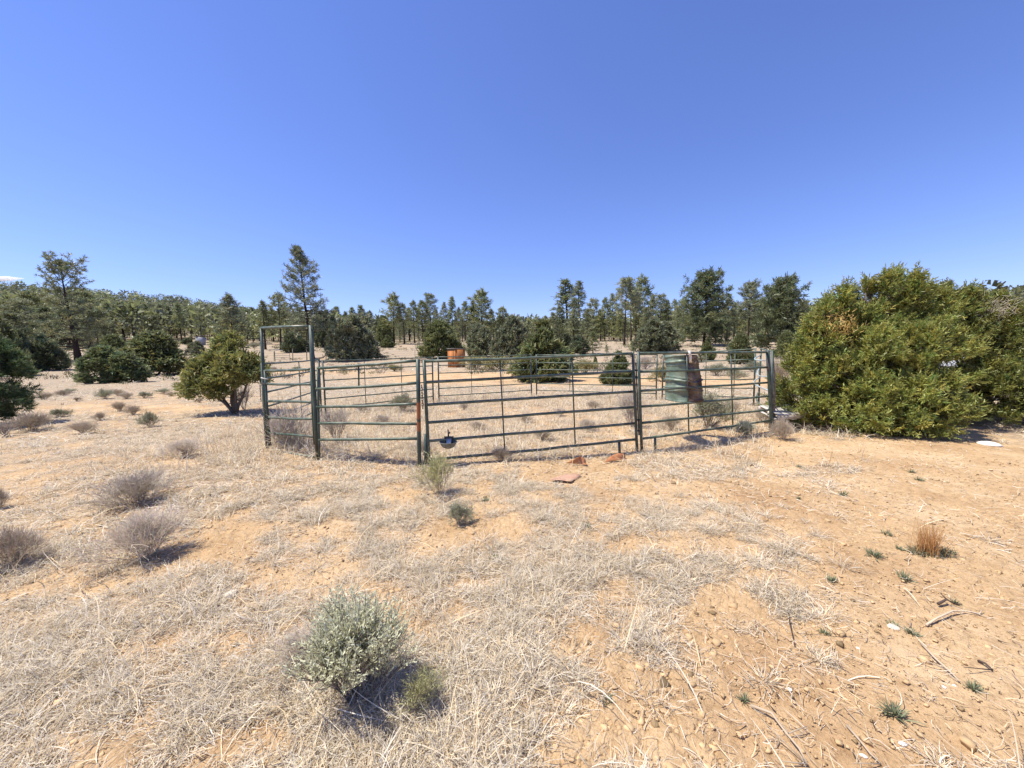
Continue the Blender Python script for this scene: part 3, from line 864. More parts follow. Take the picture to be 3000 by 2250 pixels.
# far and side panels
HS = (1.53, 1.25, .99, .72, .47, .22)
def backpanel(label, pa, pb, ta, tb, heights=HS, stays=(.33, .67), rr=.017, gapa=.03, gapb=.03, mats=None, bow=0.0, name='corral_panel', skip=()):
    A = hit(*pa); B = hit(*pb)
    d = norm(B - A); A = A + d * gapa; B = B - d * gapb
    hA = at(pa[0], ta, A[1])[2] - A[2]; hB = at(pb[0], tb, B[1])[2] - B[2]
    t = thing(name, label, 'corral panel', (A + B) / 2, 0, 'pipe panels of the corral')
    for P, H in ((A, hA), (B, hB)):
        l = rngp.normal(0, .012, 3) * np.array([1, 1, 0])
        piece('post', M_post, t, [P - np.array([0, 0, .06]), P + np.array([0, 0, H * .5]), P + l + np.array([0, 0, H + .02])], .024)
    for i, h in enumerate(heights):
        f = h / HS[0]
        a = A + np.array([0, 0, f * hA]); b = B + np.array([0, 0, f * hB])
        if i in skip: continue
        m_ = (mats or {}).get(i)
        if bow and i:
            s = np.linspace(0, 1, 9)[:, None]
            nn = np.array([d[1], -d[0], 0])
            pts = a * (1 - s) + b * s + nn * (bow * np.sin(s * math.pi) * (1.2 if i % 2 else .8)) - np.array([0, 0, .05]) * np.sin(s * math.pi) * (i % 3)
            piece('rail', m_ or M_rail, t, pts, rr)
        else:
            rail(t, a, b, rr, m_, .014)
    for s in stays:
        P = A * (1 - s) + B * s; H = (hA * (1 - s) + hB * s)
        piece('stay', M_post, t, [P + np.array([0, 0, H * .99]), P + np.array([0, 0, H * .5]), P + np.array([0, 0, H * .15])], .0105, 6)
    return t
backpanel('side panel running back from the tall gate frame', (779, 1306), (943, 1219), 1066, 1053, stays=(.55, .88))
backpanel('rear panel seen through the short bowed front panel', (951, 1218), (1272, 1180), 1057, 1047)
backpanel('rear panel seen between the water bowl and the pale green juniper', (1284, 1179), (1559, 1160), 1046, 1040)
backpanel('rear panel in front of the small bright juniper', (1570, 1160), (1925, 1172), 1040, 1039, stays=(.3, .66))
backpanel('rear panel to one side of the drum near the big juniper', (1937, 1174), (2211, 1189), 1038, 1022, stays=(.5, .8))
backpanel('bent side panel with pale blue and reddish bars next to the big juniper', (2222, 1189), (2256, 1262), 1022, 1030, heights=(1.53, 1.36, 1.05, .76, .4), stays=(), mats={1: M_blue, 2: M_blue, 3: M_blue}, bow=.18)

# ------------------------------------------------------------------ drum, bowl, sheets, pallets
def build_drum():
    c = plC.pt(2003, 1172); c = c + np.array([.05, .40, 0])
    d = c[1]
    lo = at(2006, 1172, d); hi = at(1996, 1040, d)
    H = hi[2] - lo[2]
    t = thing('steel_drum', 'dented green and rust steel drum hung on the corral inside the front panel', 'drum', lo)
    ax = hi - lo; n = 56; K = 60
    halves = (GB(), GB())
    th = np.arange(n + 1) / n * 2 * math.pi
    zz = np.linspace(0, 1, K)
    rng = np.random.default_rng(3)
    for hid, (i0, i1) in enumerate(((int(n * .32), int(n * .715)), (int(n * .715), int(n * 1.32)))):
        tt = th[0] + np.arange(i0, i1 + 1) / n * 2 * math.pi
        r = .262 + .055 * (1 - zz) ** 1.4
        r = r[:, None] + np.zeros(len(tt))[None]
        for zc, am in ((.97, .016), (.86, .036), (.80, .012), (.52, .012), (.45, .036), (.30, .022), (.235, .022), (.02, .012)):
            r = r + am * np.exp(-((zz[:, None] + .02 * np.sin(tt * 2 + zc * 9)[None] - zc) / .016) ** 2)
        r = r + .02 * np.sin(tt * 3 + 1)[None] * (.4 + zz[:, None]) + .012 * np.sin(tt * 5 + zz[:, None] * 6)
        r = r - .05 * np.exp(-((tt[None] - 4.9) / .4) ** 2 - ((zz[:, None] - .95) / .12) ** 2) - .03 * np.exp(-((tt[None] - 4.2) / .3) ** 2 - ((zz[:, None] - .12) / .1) ** 2)
        jag = np.where((tt > 4.7) & (tt < 5.6), .05 + .03 * np.sin(tt * 23), 0.0)
        z = zz[:, None] * (1 - jag[None])
        V = np.stack([np.cos(tt)[None] * r + ax[0] * z, np.sin(tt)[None] * r + ax[1] * z, z * H], -1)
        m = len(tt)
        i = np.arange(K - 1)[:, None] * m; j = np.arange(m - 1)[None]
        halves[hid].add(V, np.stack([i + j, i + j + 1, i + m + j + 1, i + m + j], -1))
    a = halves[0].build('painted_side', M_drum, t, True)
    b = halves[1].build('rusted_side', M_drumrust, t, True)
    a['label'] = 'faded green ribbed side'; b['label'] = 'rust brown side'
    for o in (a, b):
        s = o.modifiers.new('thick', 'SOLIDIFY'); s.thickness = .004
    q = GB(); w_ = np.array([[-.022, 0, 0], [.022, 0, 0]])
    p0 = plC.pt(2017, 1030) - lo; p1 = plC.pt(2024, 1062) - lo
    seq = [p0 + np.array([0, .03, -.01]), p0 + np.array([0, -.028, .012]), (p0 + p1) / 2 + np.array([0, -.03, 0]), p1 + np.array([0, .02, 0])]
    for u, v in zip(seq[:-1], seq[1:]):
        q.add([u + w_[0], u + w_[1], v + w_[1], v + w_[0]], [[0, 1, 2, 3]])
    so = q.build('strap', M_bone, t); so.modifiers.new('thick', 'SOLIDIFY').thickness = .004
    # two iron straps holding it to the rail
    q = GB(); p2 = plC.pt(2060, 1034) - lo
    tube(q, [p2, p2 + np.array([-.02, .05, -.06]), p2 + np.array([.03, .1, -.16])], .008, 6)
    q.build('hook', M_dark, t)
build_drum()

def build_bowl():
    c = plB.pt(1316, 1292) + np.array([.0, -.075, 0])
    t = thing('water_bowl', 'round grey livestock water bowl with steel paddle on the front panel', 'water bowl', c)
    q = GB(); n = 28
    prof = [(.005, -.088), (.04, -.085), (.08, -.066), (.108, -.03), (.119, .006), (.126, .008), (.126, .0), (.113, -.004), (.102, -.034), (.075, -.062), (.04, -.074), (.005, -.076)]
    th = np.arange(n) / n * 2 * math.pi
    V = np.array([[(r * math.cos(a), r * math.sin(a), z) for a in th] for r, z in prof]).reshape(-1, 3)
    i = np.arange(len(prof) - 1)[:, None] * n; j = np.arange(n)[None]; j2 = (j + 1) % n
    q.add(V, np.stack([i + j, i + j2, i + n + j2, i + n + j], -1)); q.build('bowl', M_bowl, t, True)
    q = GB()
    box(q, (-.066, .052, .026), (.066, .070, .070)); box(q, (-.058, .052, -.02), (.058, .062, .025))
    q.build('back_plate', M_dark, t)
    q = GB(); M = np.eye(4); M[1, 3] = .03; M[2, 3] = .0
    ang = R(58); Rm = np.array([[1, 0, 0], [0, math.cos(ang), -math.sin(ang)], [0, math.sin(ang), math.cos(ang)]]); M[:3, :3] = Rm
    box(q, (-.034, -.055, -.003), (.034, .060, .003), M=M); box(q, (-.034, -.062, -.003), (.034, -.0555, .016), M=M)
    q.build('paddle', M_steel, t)
    q = GB(); tube(q, [(-.006, .06, .070), (-.006, .06, .125)], .011, 8); tube(q, [(-.012, .06, .112), (.02, .06, .125)], .013, 6); tube(q, [(-.006, .06, .125), (-.010, .062, .168)], .009, 6)
    q.build('inlet_pipe', M_dark, t)
build_bowl()

def sheet_from(name, label, pxs, mat, thick=.004, lift=None, cat='metal sheet', group=None, n=7):
    """bent sheet: four photo corners on the ground, each with a height above it"""
    P = np.array([hit(x, y) + np.array([0, 0, (lift[k] if lift else 0) + .012]) for k, (x, y) in enumerate(pxs)])
    for k in range(4):
        if lift and lift[k] > .02:
            Yk = P[k][1]; g_ = hit(*pxs[k]); gy = hit(pxs[k][0], lift_base[name + str(k)])[1] if (name + str(k)) in lift_base else Yk
            P[k] = at(pxs[k][0], pxs[k][1], gy)
    c = P.mean(0)
    u = np.linspace(0, 1, n); U, Vv = np.meshgrid(u, u, indexing='ij')
    G = (P[0][None, None] * ((1 - U) * (1 - Vv))[..., None] + P[1] * (U * (1 - Vv))[..., None] + P[2] * (U * Vv)[..., None] + P[3] * ((1 - U) * Vv)[..., None])
    G = G + np.stack([fbm(U * 2, Vv * 2, 2, 7) - .5, fbm(U * 2 + 5, Vv * 2, 2, 8) - .5, (fbm(U * 2.2, Vv * 2.2 + 9, 2, 9) - .5) * 1.2], -1) * .05
    q = GB(); i = np.arange(n - 1)[:, None] * n; j = np.arange(n - 1)[None]
    q.add((G - c).reshape(-1, 3), np.stack([i + j, i + n + j, i + n + j + 1, i + j + 1], -1))
    o = q.build(name, mat, None, True, c)
    o.modifiers.new('thick', 'SOLIDIFY').thickness = thick
    return tag(o, label, cat, group)
lift_base = {'rusty_sheet1': 1366, 'rusty_sheet2': 1362, 'rusty_slab1': 1352, 'rusty_slab2': 1349}
sheet_from('rusty_sheet', 'bent orange rust sheet with one corner turned up below the long panel', [(1655, 1360), (1697, 1337), (1712, 1345), (1724, 1368)], M_sheet, lift=[0, .1, .1, 0])
sheet_from('rusty_slab', 'smooth orange rust sheet tilted up beside the meeting posts', [(1764, 1360), (1789, 1337), (1826, 1329), (1840, 1350)], M_sheet, lift=[0, .08, .08, 0])
sheet_from('buried_sheet', 'dusty reddish rust sheet lying half buried in front of the long panel', [(1606, 1412), (1640, 1397), (1703, 1394), (1672, 1420)], M_sheet2, lift=[.01, .0, .0, .012])

def build_pallet(name, label, px, py, yaw, tilt, L=1.1, Wd=.75, lift=.0, Y=None):
    p = hit(px, py) if Y is None else at(px, py, Y)
    t = thing(name, label, 'pallet', p + np.array([0, 0, lift]), 0, 'weathered pallets under the juniper')
    Rz = np.array([[math.cos(yaw), -math.sin(yaw), 0], [math.sin(yaw), math.cos(yaw), 0], [0, 0, 1]])
    Rx = np.array([[1, 0, 0], [0, math.cos(tilt), -math.sin(tilt)], [0, math.sin(tilt), math.cos(tilt)]])
    M = np.eye(4); M[:3, :3] = Rz @ Rx
    rng = np.random.default_rng(int(px))
    for k in range(3):
        q = GB(); y = -Wd / 2 + k * (Wd - .04) / 2
        box(q, (-L / 2, y, -.09), (L / 2, y + .04, 0), M=M); q.build('runner', M_pallet, t)
    x = -L / 2
    while x < L / 2 - .08:
        w_ = rng.choice([.09, .13, .14]); q = GB()
        if rng.random() > .12:
            box(q, (x, -Wd / 2 - .01, .002), (x + w_, Wd / 2 + rng.uniform(-.06, .02), .02), M=M); q.build('deck_board', M_pallet, t)
        x += w_ + rng.uniform(.012, .045)
    for k in range(3):
        q = GB(); x = -L / 2 + k * (L - .12) / 2
        box(q, (x, -Wd / 2, -.11), (x + .12, Wd / 2, -.092), M=M); q.build('bottom_board', M_pallet, t)
build_pallet('pallet', 'weathered pale wooden pallet propped at a slant beside the corral end post', 2300, 1215, R(14), R(16), .85, .5, .10, 8.0)
build_pallet('pallet', 'flat weathered pallet lying in the shade under the big juniper', 2352, 1232, R(-4), R(3), .8, .6, .10)

# orange outhouse
p = hit(1334, 1077)
sh = thing('outhouse', 'small orange-brown board outhouse with a flat sloping roof beyond the corral', 'outhouse', p, R(46))
q = GB(); wx_, wy_, hh = 1.45, 1.35, 2.05
box(q, (0, 0, -.1), (wx_, wy_, hh)); q.build('walls', M_shed, sh)
q = GB(); v = np.array([[-.1, -.1, hh + .10], [wx_ + .12, -.1, hh + .03], [wx_ + .12, wy_ + .1, hh + .03], [-.1, wy_ + .1, hh + .10]])
q.add(np.concatenate([v, v + np.array([0, 0, .06])]), [[0, 3, 2, 1], [4, 5, 6, 7], [0, 1, 5, 4], [1, 2, 6, 5], [2, 3, 7, 6], [3, 0, 4, 7]]); q.build('roof', M_roof, sh)
for (a0, a1) in (((-.02, -.02, -.1), (.06, .0, hh)), ((wx_ - .06, -.02, -.1), (wx_ + .02, 0, hh)), ((-.02, .002, -.1), (-.0015, .08, hh)), ((-.02, wy_ - .06, -.1), (-.0015, wy_ + .02, hh))):
    q = GB(); box(q, a0, a1); q.build('corner_board', M_shed, sh)
q = GB(); box(q, (-.035, .3, .05), (-.003, 1.05, 1.9)); dr = q.build('door', M_shed, sh)
q = GB(); box(q, (-.06, .34, 1.0), (-.037, .38, 1.12)); q.build('handle', M_dark, dr)

# small grey hut on the far slope
p = hit(587, 1010)
hu = thing('grey_hut', 'tiny grey leaning hut between far pines beyond the small juniper', 'hut', p, R(35)); hu.rotation_euler = (0, R(7), R(35))
q = GB(); box(q, (-.9, -.9, -.2), (.9, .9, 1.75)); q.build('walls', M_hut, hu)
q = GB(); v = np.array([[-1.05, -1.05, 1.76], [1.05, -1.05, 2.2], [1.05, 1.05, 2.2], [-1.05, 1.05, 1.76]])
q.add(np.concatenate([v, v + np.array([0, 0, .07])]), [[0, 3, 2, 1], [4, 5, 6, 7], [0, 1, 5, 4], [1, 2, 6, 5], [2, 3, 7, 6], [3, 0, 4, 7]]); q.build('roof', M_roof, hu)

# white tank behind the big juniper
p = at(2800, 1150, 11.6); p[2] = float(terrain(p[0], p[1]))
tk = thing('white_tank', 'white tank half hidden behind the gap in the big juniper', 'tank', p, R(8))
q = GB(); L_ = 1.25
prof = [(-L_, .02), (-L_ + .01, .2), (-L_ + .08, .36), (-L_ + .22, .44), (L_ - .22, .44), (L_ - .08, .36), (L_ - .01, .2), (L_, .02)]
n = 28; th = np.arange(n) / n * 2 * math.pi
V = np.array([[(x, r * math.cos(a), .98 + r * math.sin(a)) for a in th] for x, r in prof]).reshape(-1, 3)
i = np.arange(len(prof) - 1)[:, None] * n; j = np.arange(n)[None]; j2 = (j + 1) % n
q.add(V, np.stack([i + j, i + j2, i + n + j2, i + n + j], -1)); q.build('shell', M_white, tk, True)
for x in (-.7, .7):
    q = GB(); box(q, (x - .06, -.3, -.05), (x + .06, .3, .66)); q.build('cradle', M_dark, tk)

# far wire fence and its little gate
def wire_fence(label, pxs, wires=(.45, .8, 1.15), steel=True):
    P = [hit(x, y) for x, y, tp in pxs]
    t = thing('wire_fence', label, 'fence', P[0])
    for (x, y, tp), b in zip(pxs, P):
        top = at(x, tp, b[1]); top[0] += rngp.normal(0, .03)
        piece('post', M_wire if steel else M_log, t, [b - np.array([0, 0, .1]), (b + top) / 2, top], .035 if steel else .06, 6)
    for h in wires:
        pts = []
        for k in range(len(P) - 1):
            for s in np.linspace(0, 1, 5)[:-1]:
                q_ = P[k] * (1 - s) + P[k + 1] * s; q_[2] = P[k][2] * (1 - s) + P[k + 1][2] * s + h - .05 * math.sin(s * math.pi); pts.append(q_)
        pts.append(P[-1] + np.array([0, 0, h]))
        piece('wire', M_wire, t, pts, .008, 4)
wire_fence('thin wire fence with slim posts beyond the small juniper', [(470, 1056, 1030), (542, 1050, 1018), (640, 1054, 1028), (741, 1056, 1032), (803, 1058, 1028)])
wire_fence('wire fence of crooked posts under the tallest pine', [(858, 1057, 1024), (899, 1056, 1026), (955, 1054, 1024), (1010, 1056, 1030)], steel=False)
wire_fence('thin wire fence of slim posts behind the outhouse', [(1090, 1054, 1030), (1216, 1046, 1020), (1370, 1040, 1020), (1560, 1036, 1010), (1776, 1042, 1012), (1918, 1060, 1036), (2040, 1066, 1042)])
A = hit(806, 1059); B = hit(850, 1058)
fg = thing('field_gate', 'distant tube gate in the wire fence seen through the tall frame', 'gate', (A + B) / 2)
for P in (A, B): piece('post', M_post, fg, [P - np.array([0, 0, .1]), P + np.array([0, 0, .8]), P + np.array([0, 0, 1.5 if P is A else 1.2])], .045 if P is A else .03, 6)
for h in (1.15, .85, .58, .3): rail(fg, A + np.array([0, 0, h]), B + np.array([0, 0, h]), .022)
q = GB()
a, b = hit(912, 1053), hit(956, 1053)
tube(q, [a + np.array([0, 0, .2]), a * .6 + b * .4 + np.array([0, 0, .15]), b * .8 + a * .2 + np.array([0, 0, .3]), b + np.array([.1, 0, .85])], [.16, .14, .11, .06], 7)
tube(q, [b * .8 + a * .2 + np.array([0, 0, .3]), b * .7 + a * .3 + np.array([0, .3, .9])], [.08, .03], 6)
tag(q.build('fallen_log', M_log), 'dark fallen log at the foot of the tallest pine', 'log')

# pale rocks and bits
def rock(name, label, cat, px, py, size, flat, mat, seed, group=None):
    rng = np.random.default_rng(seed); n, K = 18, 9
    th = np.arange(n) / n * 2 * math.pi; ph = np.linspace(-.5, .5, K) * math.pi
    x = np.cos(th)[None] * np.cos(ph)[:, None]; y = np.sin(th)[None] * np.cos(ph)[:, None]; z = np.sin(ph)[:, None] + 0 * x
    s = .75 + .5 * fbm(x * 1.3 + seed, y * 1.3 + z, 3, seed)
    V = np.stack([x * s * size, y * s * size * rng.uniform(.55, .9), z * s * size * flat], -1).reshape(-1, 3)
    q = GB(); i = np.arange(K - 1)[:, None] * n; j = np.arange(n)[None]; j2 = (j + 1) % n
    q.add(V, np.stack([i + j, i + j2, i + n + j2, i + n + j], -1))
    p = hit(px, py); o = q.build(name, mat, None, True, p + np.array([0, 0, size * flat * .35])); o.rotation_euler = (0, 0, rng.uniform(0, 6))
    return tag(o, label, cat, group)
rock('pale_rock', 'flat pale rock at the shaded foot of the big juniper', 'rock', 2898, 1305, .17, .28, M_bone, 2)
rock('sandstone', 'flat sandstone cake with a dark undercut edge amid grey grass', 'rock', 672, 1750, .055, .4, M_stone, 3)
rock('sandstone', 'tan sandstone lump in grey tufts where the sand starts', 'rock', 2617, 1842, .03, .5, M_stone, 4)
for k, (x, y, s) in enumerate(((2314, 2021, .016), (2645, 2181, .022), (2530, 2216, .018), (2765, 2014, .014), (2796, 2009, .011), (2513, 1900, .012), (300, 2152, .024), (1183, 1707, .018))):
    rock('pale_stone', 'small white stone chip lying on the orange sand', 'stone', x, y, s * .68, .4, M_bone, 10 + k, 'white stone chips on the sand')

# ------------------------------------------------------------------ shrubs and weeds
def twiggy(seed, n1=16, n2=6, n3=6, spread=.55, h=1.0, w=1.0, r=.010, col=(.23, .19, .165), colv=.25, upright=.6):
    """many forked thin stems from one foot; 1 m tall and 1 m wide as built"""
    rng = np.random.default_rng(seed); gb = GB()
    a = rng.uniform(0, 6.283, n1); lean = np.abs(rng.normal(0, spread, n1)); lean = np.minimum(lean, 1.25)
    D = np.stack([np.cos(a) * np.sin(lean), np.sin(a) * np.sin(lean), np.cos(lean)], 1)
    A = np.stack([np.cos(a), np.sin(a), 0 * a], 1) * rng.uniform(0, .07, n1)[:, None] - np.array([0, 0, .03])
    L = rng.uniform(.3, .5, n1)
    B = A + D * L[:, None]
    tips = [B]
    def c(n): return np.array(col) * rng.uniform(1 - colv, 1 + colv, (n, 1)) * (1 + rng.normal(0, .05, (n, 3)))
    sticks(gb, A, B, r, r * .75, c(n1) * .85)
    for lev, (m, ln, sp, rr) in enumerate(((n2, .36, .42, r * .6), (n3, .27, .5, r * .42))):
        A2 = np.repeat(A, m, 0); B2 = np.repeat(B, m, 0); D2 = np.repeat(D, m, 0)
        s = rng.uniform(.35, 1.0, len(A2))[:, None]
        P = A2 * (1 - s) + B2 * s
        Dn = norm(D2 + rng.normal(0, sp, D2.shape) + np.array([0, 0, upright * .35]))
        E = P + Dn * (ln * rng.uniform(.6, 1.15, (len(P), 1)))
        mid = (P + E) / 2 + rng.normal(0, .018, P.shape)
        E[:, 2] = np.maximum(E[:, 2], .01)
        sticks(gb, P, mid, rr, rr * .85, c(len(P))); sticks(gb, mid, E, rr * .85, rr * .5, c(len(P)) * 1.1)
        A, B, D = mid, E, Dn
        tips.append(E)
    return gb, B, D, rng

def shrub_template(kind, seed):
    if kind == 'grey':
        gb, B, D, rng = twiggy(seed, 26, 8, 10, .52, r=.0065, col=(.64, .56, .46))
        f = None
    elif kind == 'brown':
        gb, B, D, rng = twiggy(seed, 24, 7, 9, .55, r=.0065, col=(.54, .455, .35)); f = None
    elif kind == 'bare':
        gb, B, D, rng = twiggy(seed, 12, 5, 5, .5, r=.009, col=(.56, .49, .41), upright=.9); f = None
    elif kind == 'sage':
        gb, B, D, rng = twiggy(seed, 20, 6, 8, .46, r=.009, col=(.30, .26, .21), upright=1.5); f = (13, .036, .012, (.72, .72, .50), .15)
    elif kind == 'greygreen':
        gb, B, D, rng = twiggy(seed, 18, 6, 7, .6, r=.008, col=(.44, .38, .29)); f = (6, .05, .014, (.32, .33, .21), .2)
    elif kind == 'rabbit':
        gb, B, D, rng = twiggy(seed, 13, 6, 6, .5, r=.0065, col=(.42, .38, .28), upright=1.1); f = (3, .085, .012, (.50, .48, .22), .2)
    elif kind == 'yellow':
        gb, B, D, rng = twiggy(seed, 18, 6, 7, .62, r=.008, col=(.27, .23, .14)); f = (5, .07, .018, (.36, .33, .14), .2)
    if f is None: return gb.mesh('stems', M_dry), None
    m, ll, lw, c, v = f
    C = np.repeat(B, m, 0); Dd = np.repeat(D, m, 0); N = len(C)
    s = rng.uniform(-.2, .02, (N, 1)); C = C + Dd * s + rng.normal(0, .012, C.shape)
    q = GB(); leaf_quads(q, C, norm(Dd + rng.normal(0, .55, C.shape)), ll * rng.uniform(.6, 1.3, N), lw, np.array(c) * rng.uniform(1 - v, 1 + v, (N, 1)), rng, .6)
    return gb.mesh('stems', M_dry), q.mesh('leaves', M_leaf)
ST = {}
def shrub(kind, px, py, wpx, hpx, label, name='dry_shrub', cat='shrub', group=None, var=None):
    var = (int(px) % 3) if var is None else var
    if (kind, var) not in ST: ST[(kind, var)] = shrub_template(kind, 300 + var * 17 + len(kind) * 5)
    st, lf = ST[(kind, var)]
    p = hit(px, py); d = p[1]
    h = hpx / FPX * d; w_ = wpx / FPX * d / 1.15
    random.seed(int(px * 3 + py))
    rz = random.uniform(0, 6.28)
    if lf is None:
        o = bpy.data.objects.new(name, st); COL.objects.link(o); tag(o, label, cat, group)
    else:
        o = thing(name, label, cat, p, 0, group)
        for nm, me in (('stems', st), ('leaves', lf)):
            k = bpy.data.objects.new(nm, me); COL.objects.link(k); k.parent = o
    o.location = [float(v) for v in p]; o.rotation_euler = (0, 0, rz); o.scale = (w_, w_, h / .98)
    return o

shrub('grey', 408, 1475, 190, 108, 'round grey-brown dry shrub behind its larger twin on the grass', var=0)
shrub('grey', 435, 1635, 235, 165, 'large tangled grey dry shrub, the front one of a pair', var=1)
shrub('brown', 40, 1660, 175, 140, 'dark brown twiggy shrub cut by the picture edge on grassy ground', var=2)
shrub('brown', -4, 1490, 50, 80, 'sliver of a dark dry shrub at the picture edge above the brown one')
shrub('grey', 545, 1340, 105, 62, 'low grey brush clump alone between the shrub pair and the gate frame', var=2)
shrub('brown', 245, 1270, 80, 42, 'brown dry tuft alone below the orange track', var=0)
shrub('brown', 95, 1262, 115, 62, 'wide brown brush at the foot of the dark pinyon', var=1)
shrub('bare', 20, 1278, 90, 55, 'dark bare twigs in the shade under the dark pinyon')
for k, (x, y, w_, h_) in enumerate(((175, 1222, 52, 26), (352, 1205, 52, 34), (392, 1215, 54, 32), (440, 1250, 46, 50), (292, 1232, 36, 28), (225, 1175, 26, 14), (310, 1168, 45, 30), (345, 1160, 36, 24), (372, 1168, 46, 22), (424, 1166, 36, 20), (185, 1160, 52, 20), (132, 1170, 46, 24),
                                    (480, 1152, 40, 16), (500, 1160, 40, 14), (585, 1180, 30, 16))):
    shrub('brown' if k % 3 else 'greygreen', x, y, w_, h_, 'small brown-grey tuft beside the orange track', group='small tufts along the orange track')
shrub('sage', 1040, 2050, 380, 325, 'large pale green sagebrush on bare sand close to the viewer', 'sagebrush', 'sagebrush', var=0)
shrub('grey', 890, 1945, 200, 110, 'grey dead shrub leaning against the pale green sagebrush', var=1)
shrub('rabbit', 1245, 2085, 180, 140, 'low yellow-green tuft beside the pale sagebrush', 'rabbitbrush', var=1)
shrub('rabbit', 1292, 1450, 135, 140, 'tall yellow-tipped rabbitbrush in front of the water bowl', 'rabbitbrush', var=0)
shrub('greygreen', 1345, 1535, 85, 70, 'short dark green-brown tuft on sand below the yellow-tipped rabbitbrush', var=1)
shrub('bare', 868, 1305, 190, 170, 'tall bare shrub standing behind the narrow gate', var=0)
shrub('grey', 830, 1300, 130, 90, 'low dead brush tangled at the foot of the narrow gate', var=0)
shrub('bare', 985, 1292, 130, 120, 'bare branching shrub behind the short front panel', var=1)
shrub('bare', 715, 1200, 80, 90, 'dark bare shrub just behind the tall gate frame post')
shrub('greygreen', 1180, 1206, 70, 62, 'small grey-green bush inside the corral behind the short front panel', var=0)
shrub('greygreen', 2075, 1252, 125, 110, 'round grey-green bush below the hanging drum', var=1)
shrub('sage', 2188, 1282, 66, 52, 'small silvery sage at the foot of the end panel', 'sagebrush', 'sagebrush', var=1)
shrub('bare', 1850, 1250, 150, 130, 'wispy tall bare bush behind the meeting posts', var=2)
shrub('brown', 1965, 1262, 70, 55, 'rusty brown tuft inside the corral beside the drum bush', var=0)
shrub('brown', 2290, 1290, 75, 75, 'brown brush growing against the propped pallet', var=2)
shrub('grey', 1240, 1330, 80, 50, 'dead grass clump at the foot of the rusty orange post', var=2)
shrub('brown', 1470, 1350, 90, 50, 'brown dry clump under the bottom rail of the long panel', var=1)
shrub('grey', 2230, 1240, 60, 60, 'thin dry bush behind the end panel near its last post', var=0)
for k, (x, y, w_, h_) in enumerate(((1360, 1200, 36, 22), (1540, 1240, 60, 30), (1640, 1220, 50, 28), (1740, 1200, 50, 30), (1120, 1250, 60, 40), (1400, 1260, 70, 30), (1720, 1260, 70, 38), (2150, 1210, 60, 40), (1060, 1210, 44, 30), (1590, 1290, 70, 36))):
    shrub('brown' if k % 2 else 'grey', x, y, w_, h_, 'low dry clump of stalks inside the corral', group='dry clumps inside the corral')
shrub('yellow', 1395, 1082, 90, 44, 'yellow-brown brush hiding the lower corner of the outhouse', var=0)
shrub('yellow', 1470, 1084, 110, 44, 'wide yellow-brown brush in front of the paired round junipers', var=1)
shrub('greygreen', 1530, 1092, 70, 34, 'grey-green brush between the pale green juniper and the yellow brush', var=2)
shrub('yellow', 1715, 1092, 80, 40, 'pale yellow bush behind the rear corral panels', var=2)
shrub('yellow', 1157, 1088, 48, 22, 'small green tuft on the orange track beyond the corral', var=0)
shrub('yellow', 1945, 1118, 70, 50, 'yellow bush peeking from behind the drum', var=1)
shrub('brown', 2280, 1132, 90, 95, 'reddish brown brush filling the gap between corral and big juniper', var=0)
shrub('greygreen', 2300, 1180, 70, 80, 'grey-green brush behind the propped pallet', var=2)
for k, (x, y, w_, h_) in enumerate(((1890, 1082, 60, 44), (2100, 1100, 70, 40), (2150, 1112, 60, 36), (1810, 1075, 44, 26), (1660, 1080, 50, 26), (2210, 1090, 60, 36), (1240, 1062, 40, 14), (1120, 1052, 40, 14), (1005, 1085, 34, 14), (800, 1090, 40, 18), (870, 1084, 30, 12), (745, 1020, 30, 16), (1850, 1046, 30, 14), (1950, 1052, 34, 16), (2050, 1062, 40, 20), (1690, 1050, 34, 16), (180, 1052, 34, 24), (205, 1150, 36, 12), (260, 1110, 36, 14))):
    shrub('greygreen' if k % 3 else 'grey', x, y, w_, h_, 'grey sagebrush clump on the open ground beyond the corral', group='grey brush clumps beyond the corral')

# orange-topped bunch grass with a dark base, and green weeds
rng = np.random.default_rng(55)
p = hit(2722, 1622); q = GB(); N = 260
bt = thing('bunch_grass', 'tall orange-tipped bunch grass with a dark green mat at its foot on bare sand', 'grass clump', p)
bt.scale = (.78, .78, .85)
X = rng.normal(0, .045, N); Y = rng.normal(0, .04, N)
blades(q, np.stack([X - .02, Y, 0 * X], 1), rng.uniform(0, 6.283, N), rng.uniform(.16, .34, N), rng.uniform(1.1, 1.55, N), rng.uniform(0, .5, N), rng.uniform(.003, .0045, N), np.array([.56, .32, .13]) * rng.uniform(.7, 1.2, (N, 1)), rng, 4, .2)
q.build('stalks', M_grass, bt)
q = GB(); N = 700; a = rng.uniform(0, 6.283, N); r_ = np.sqrt(rng.random(N)) * .17
blades(q, np.stack([np.cos(a) * r_ * 1.25 + .02, np.sin(a) * r_ * .6, 0 * a + .005], 1), rng.uniform(0, 6.283, N), rng.uniform(.03, .08, N), rng.uniform(.2, 1.3, N), rng.uniform(0, 1.2, N), rng.uniform(.004, .007, N), np.array([.17, .165, .10]) * rng.uniform(.5, 1.6, (N, 1)), rng, 2, .3)
q.build('leaf_mat', M_grass, bt)

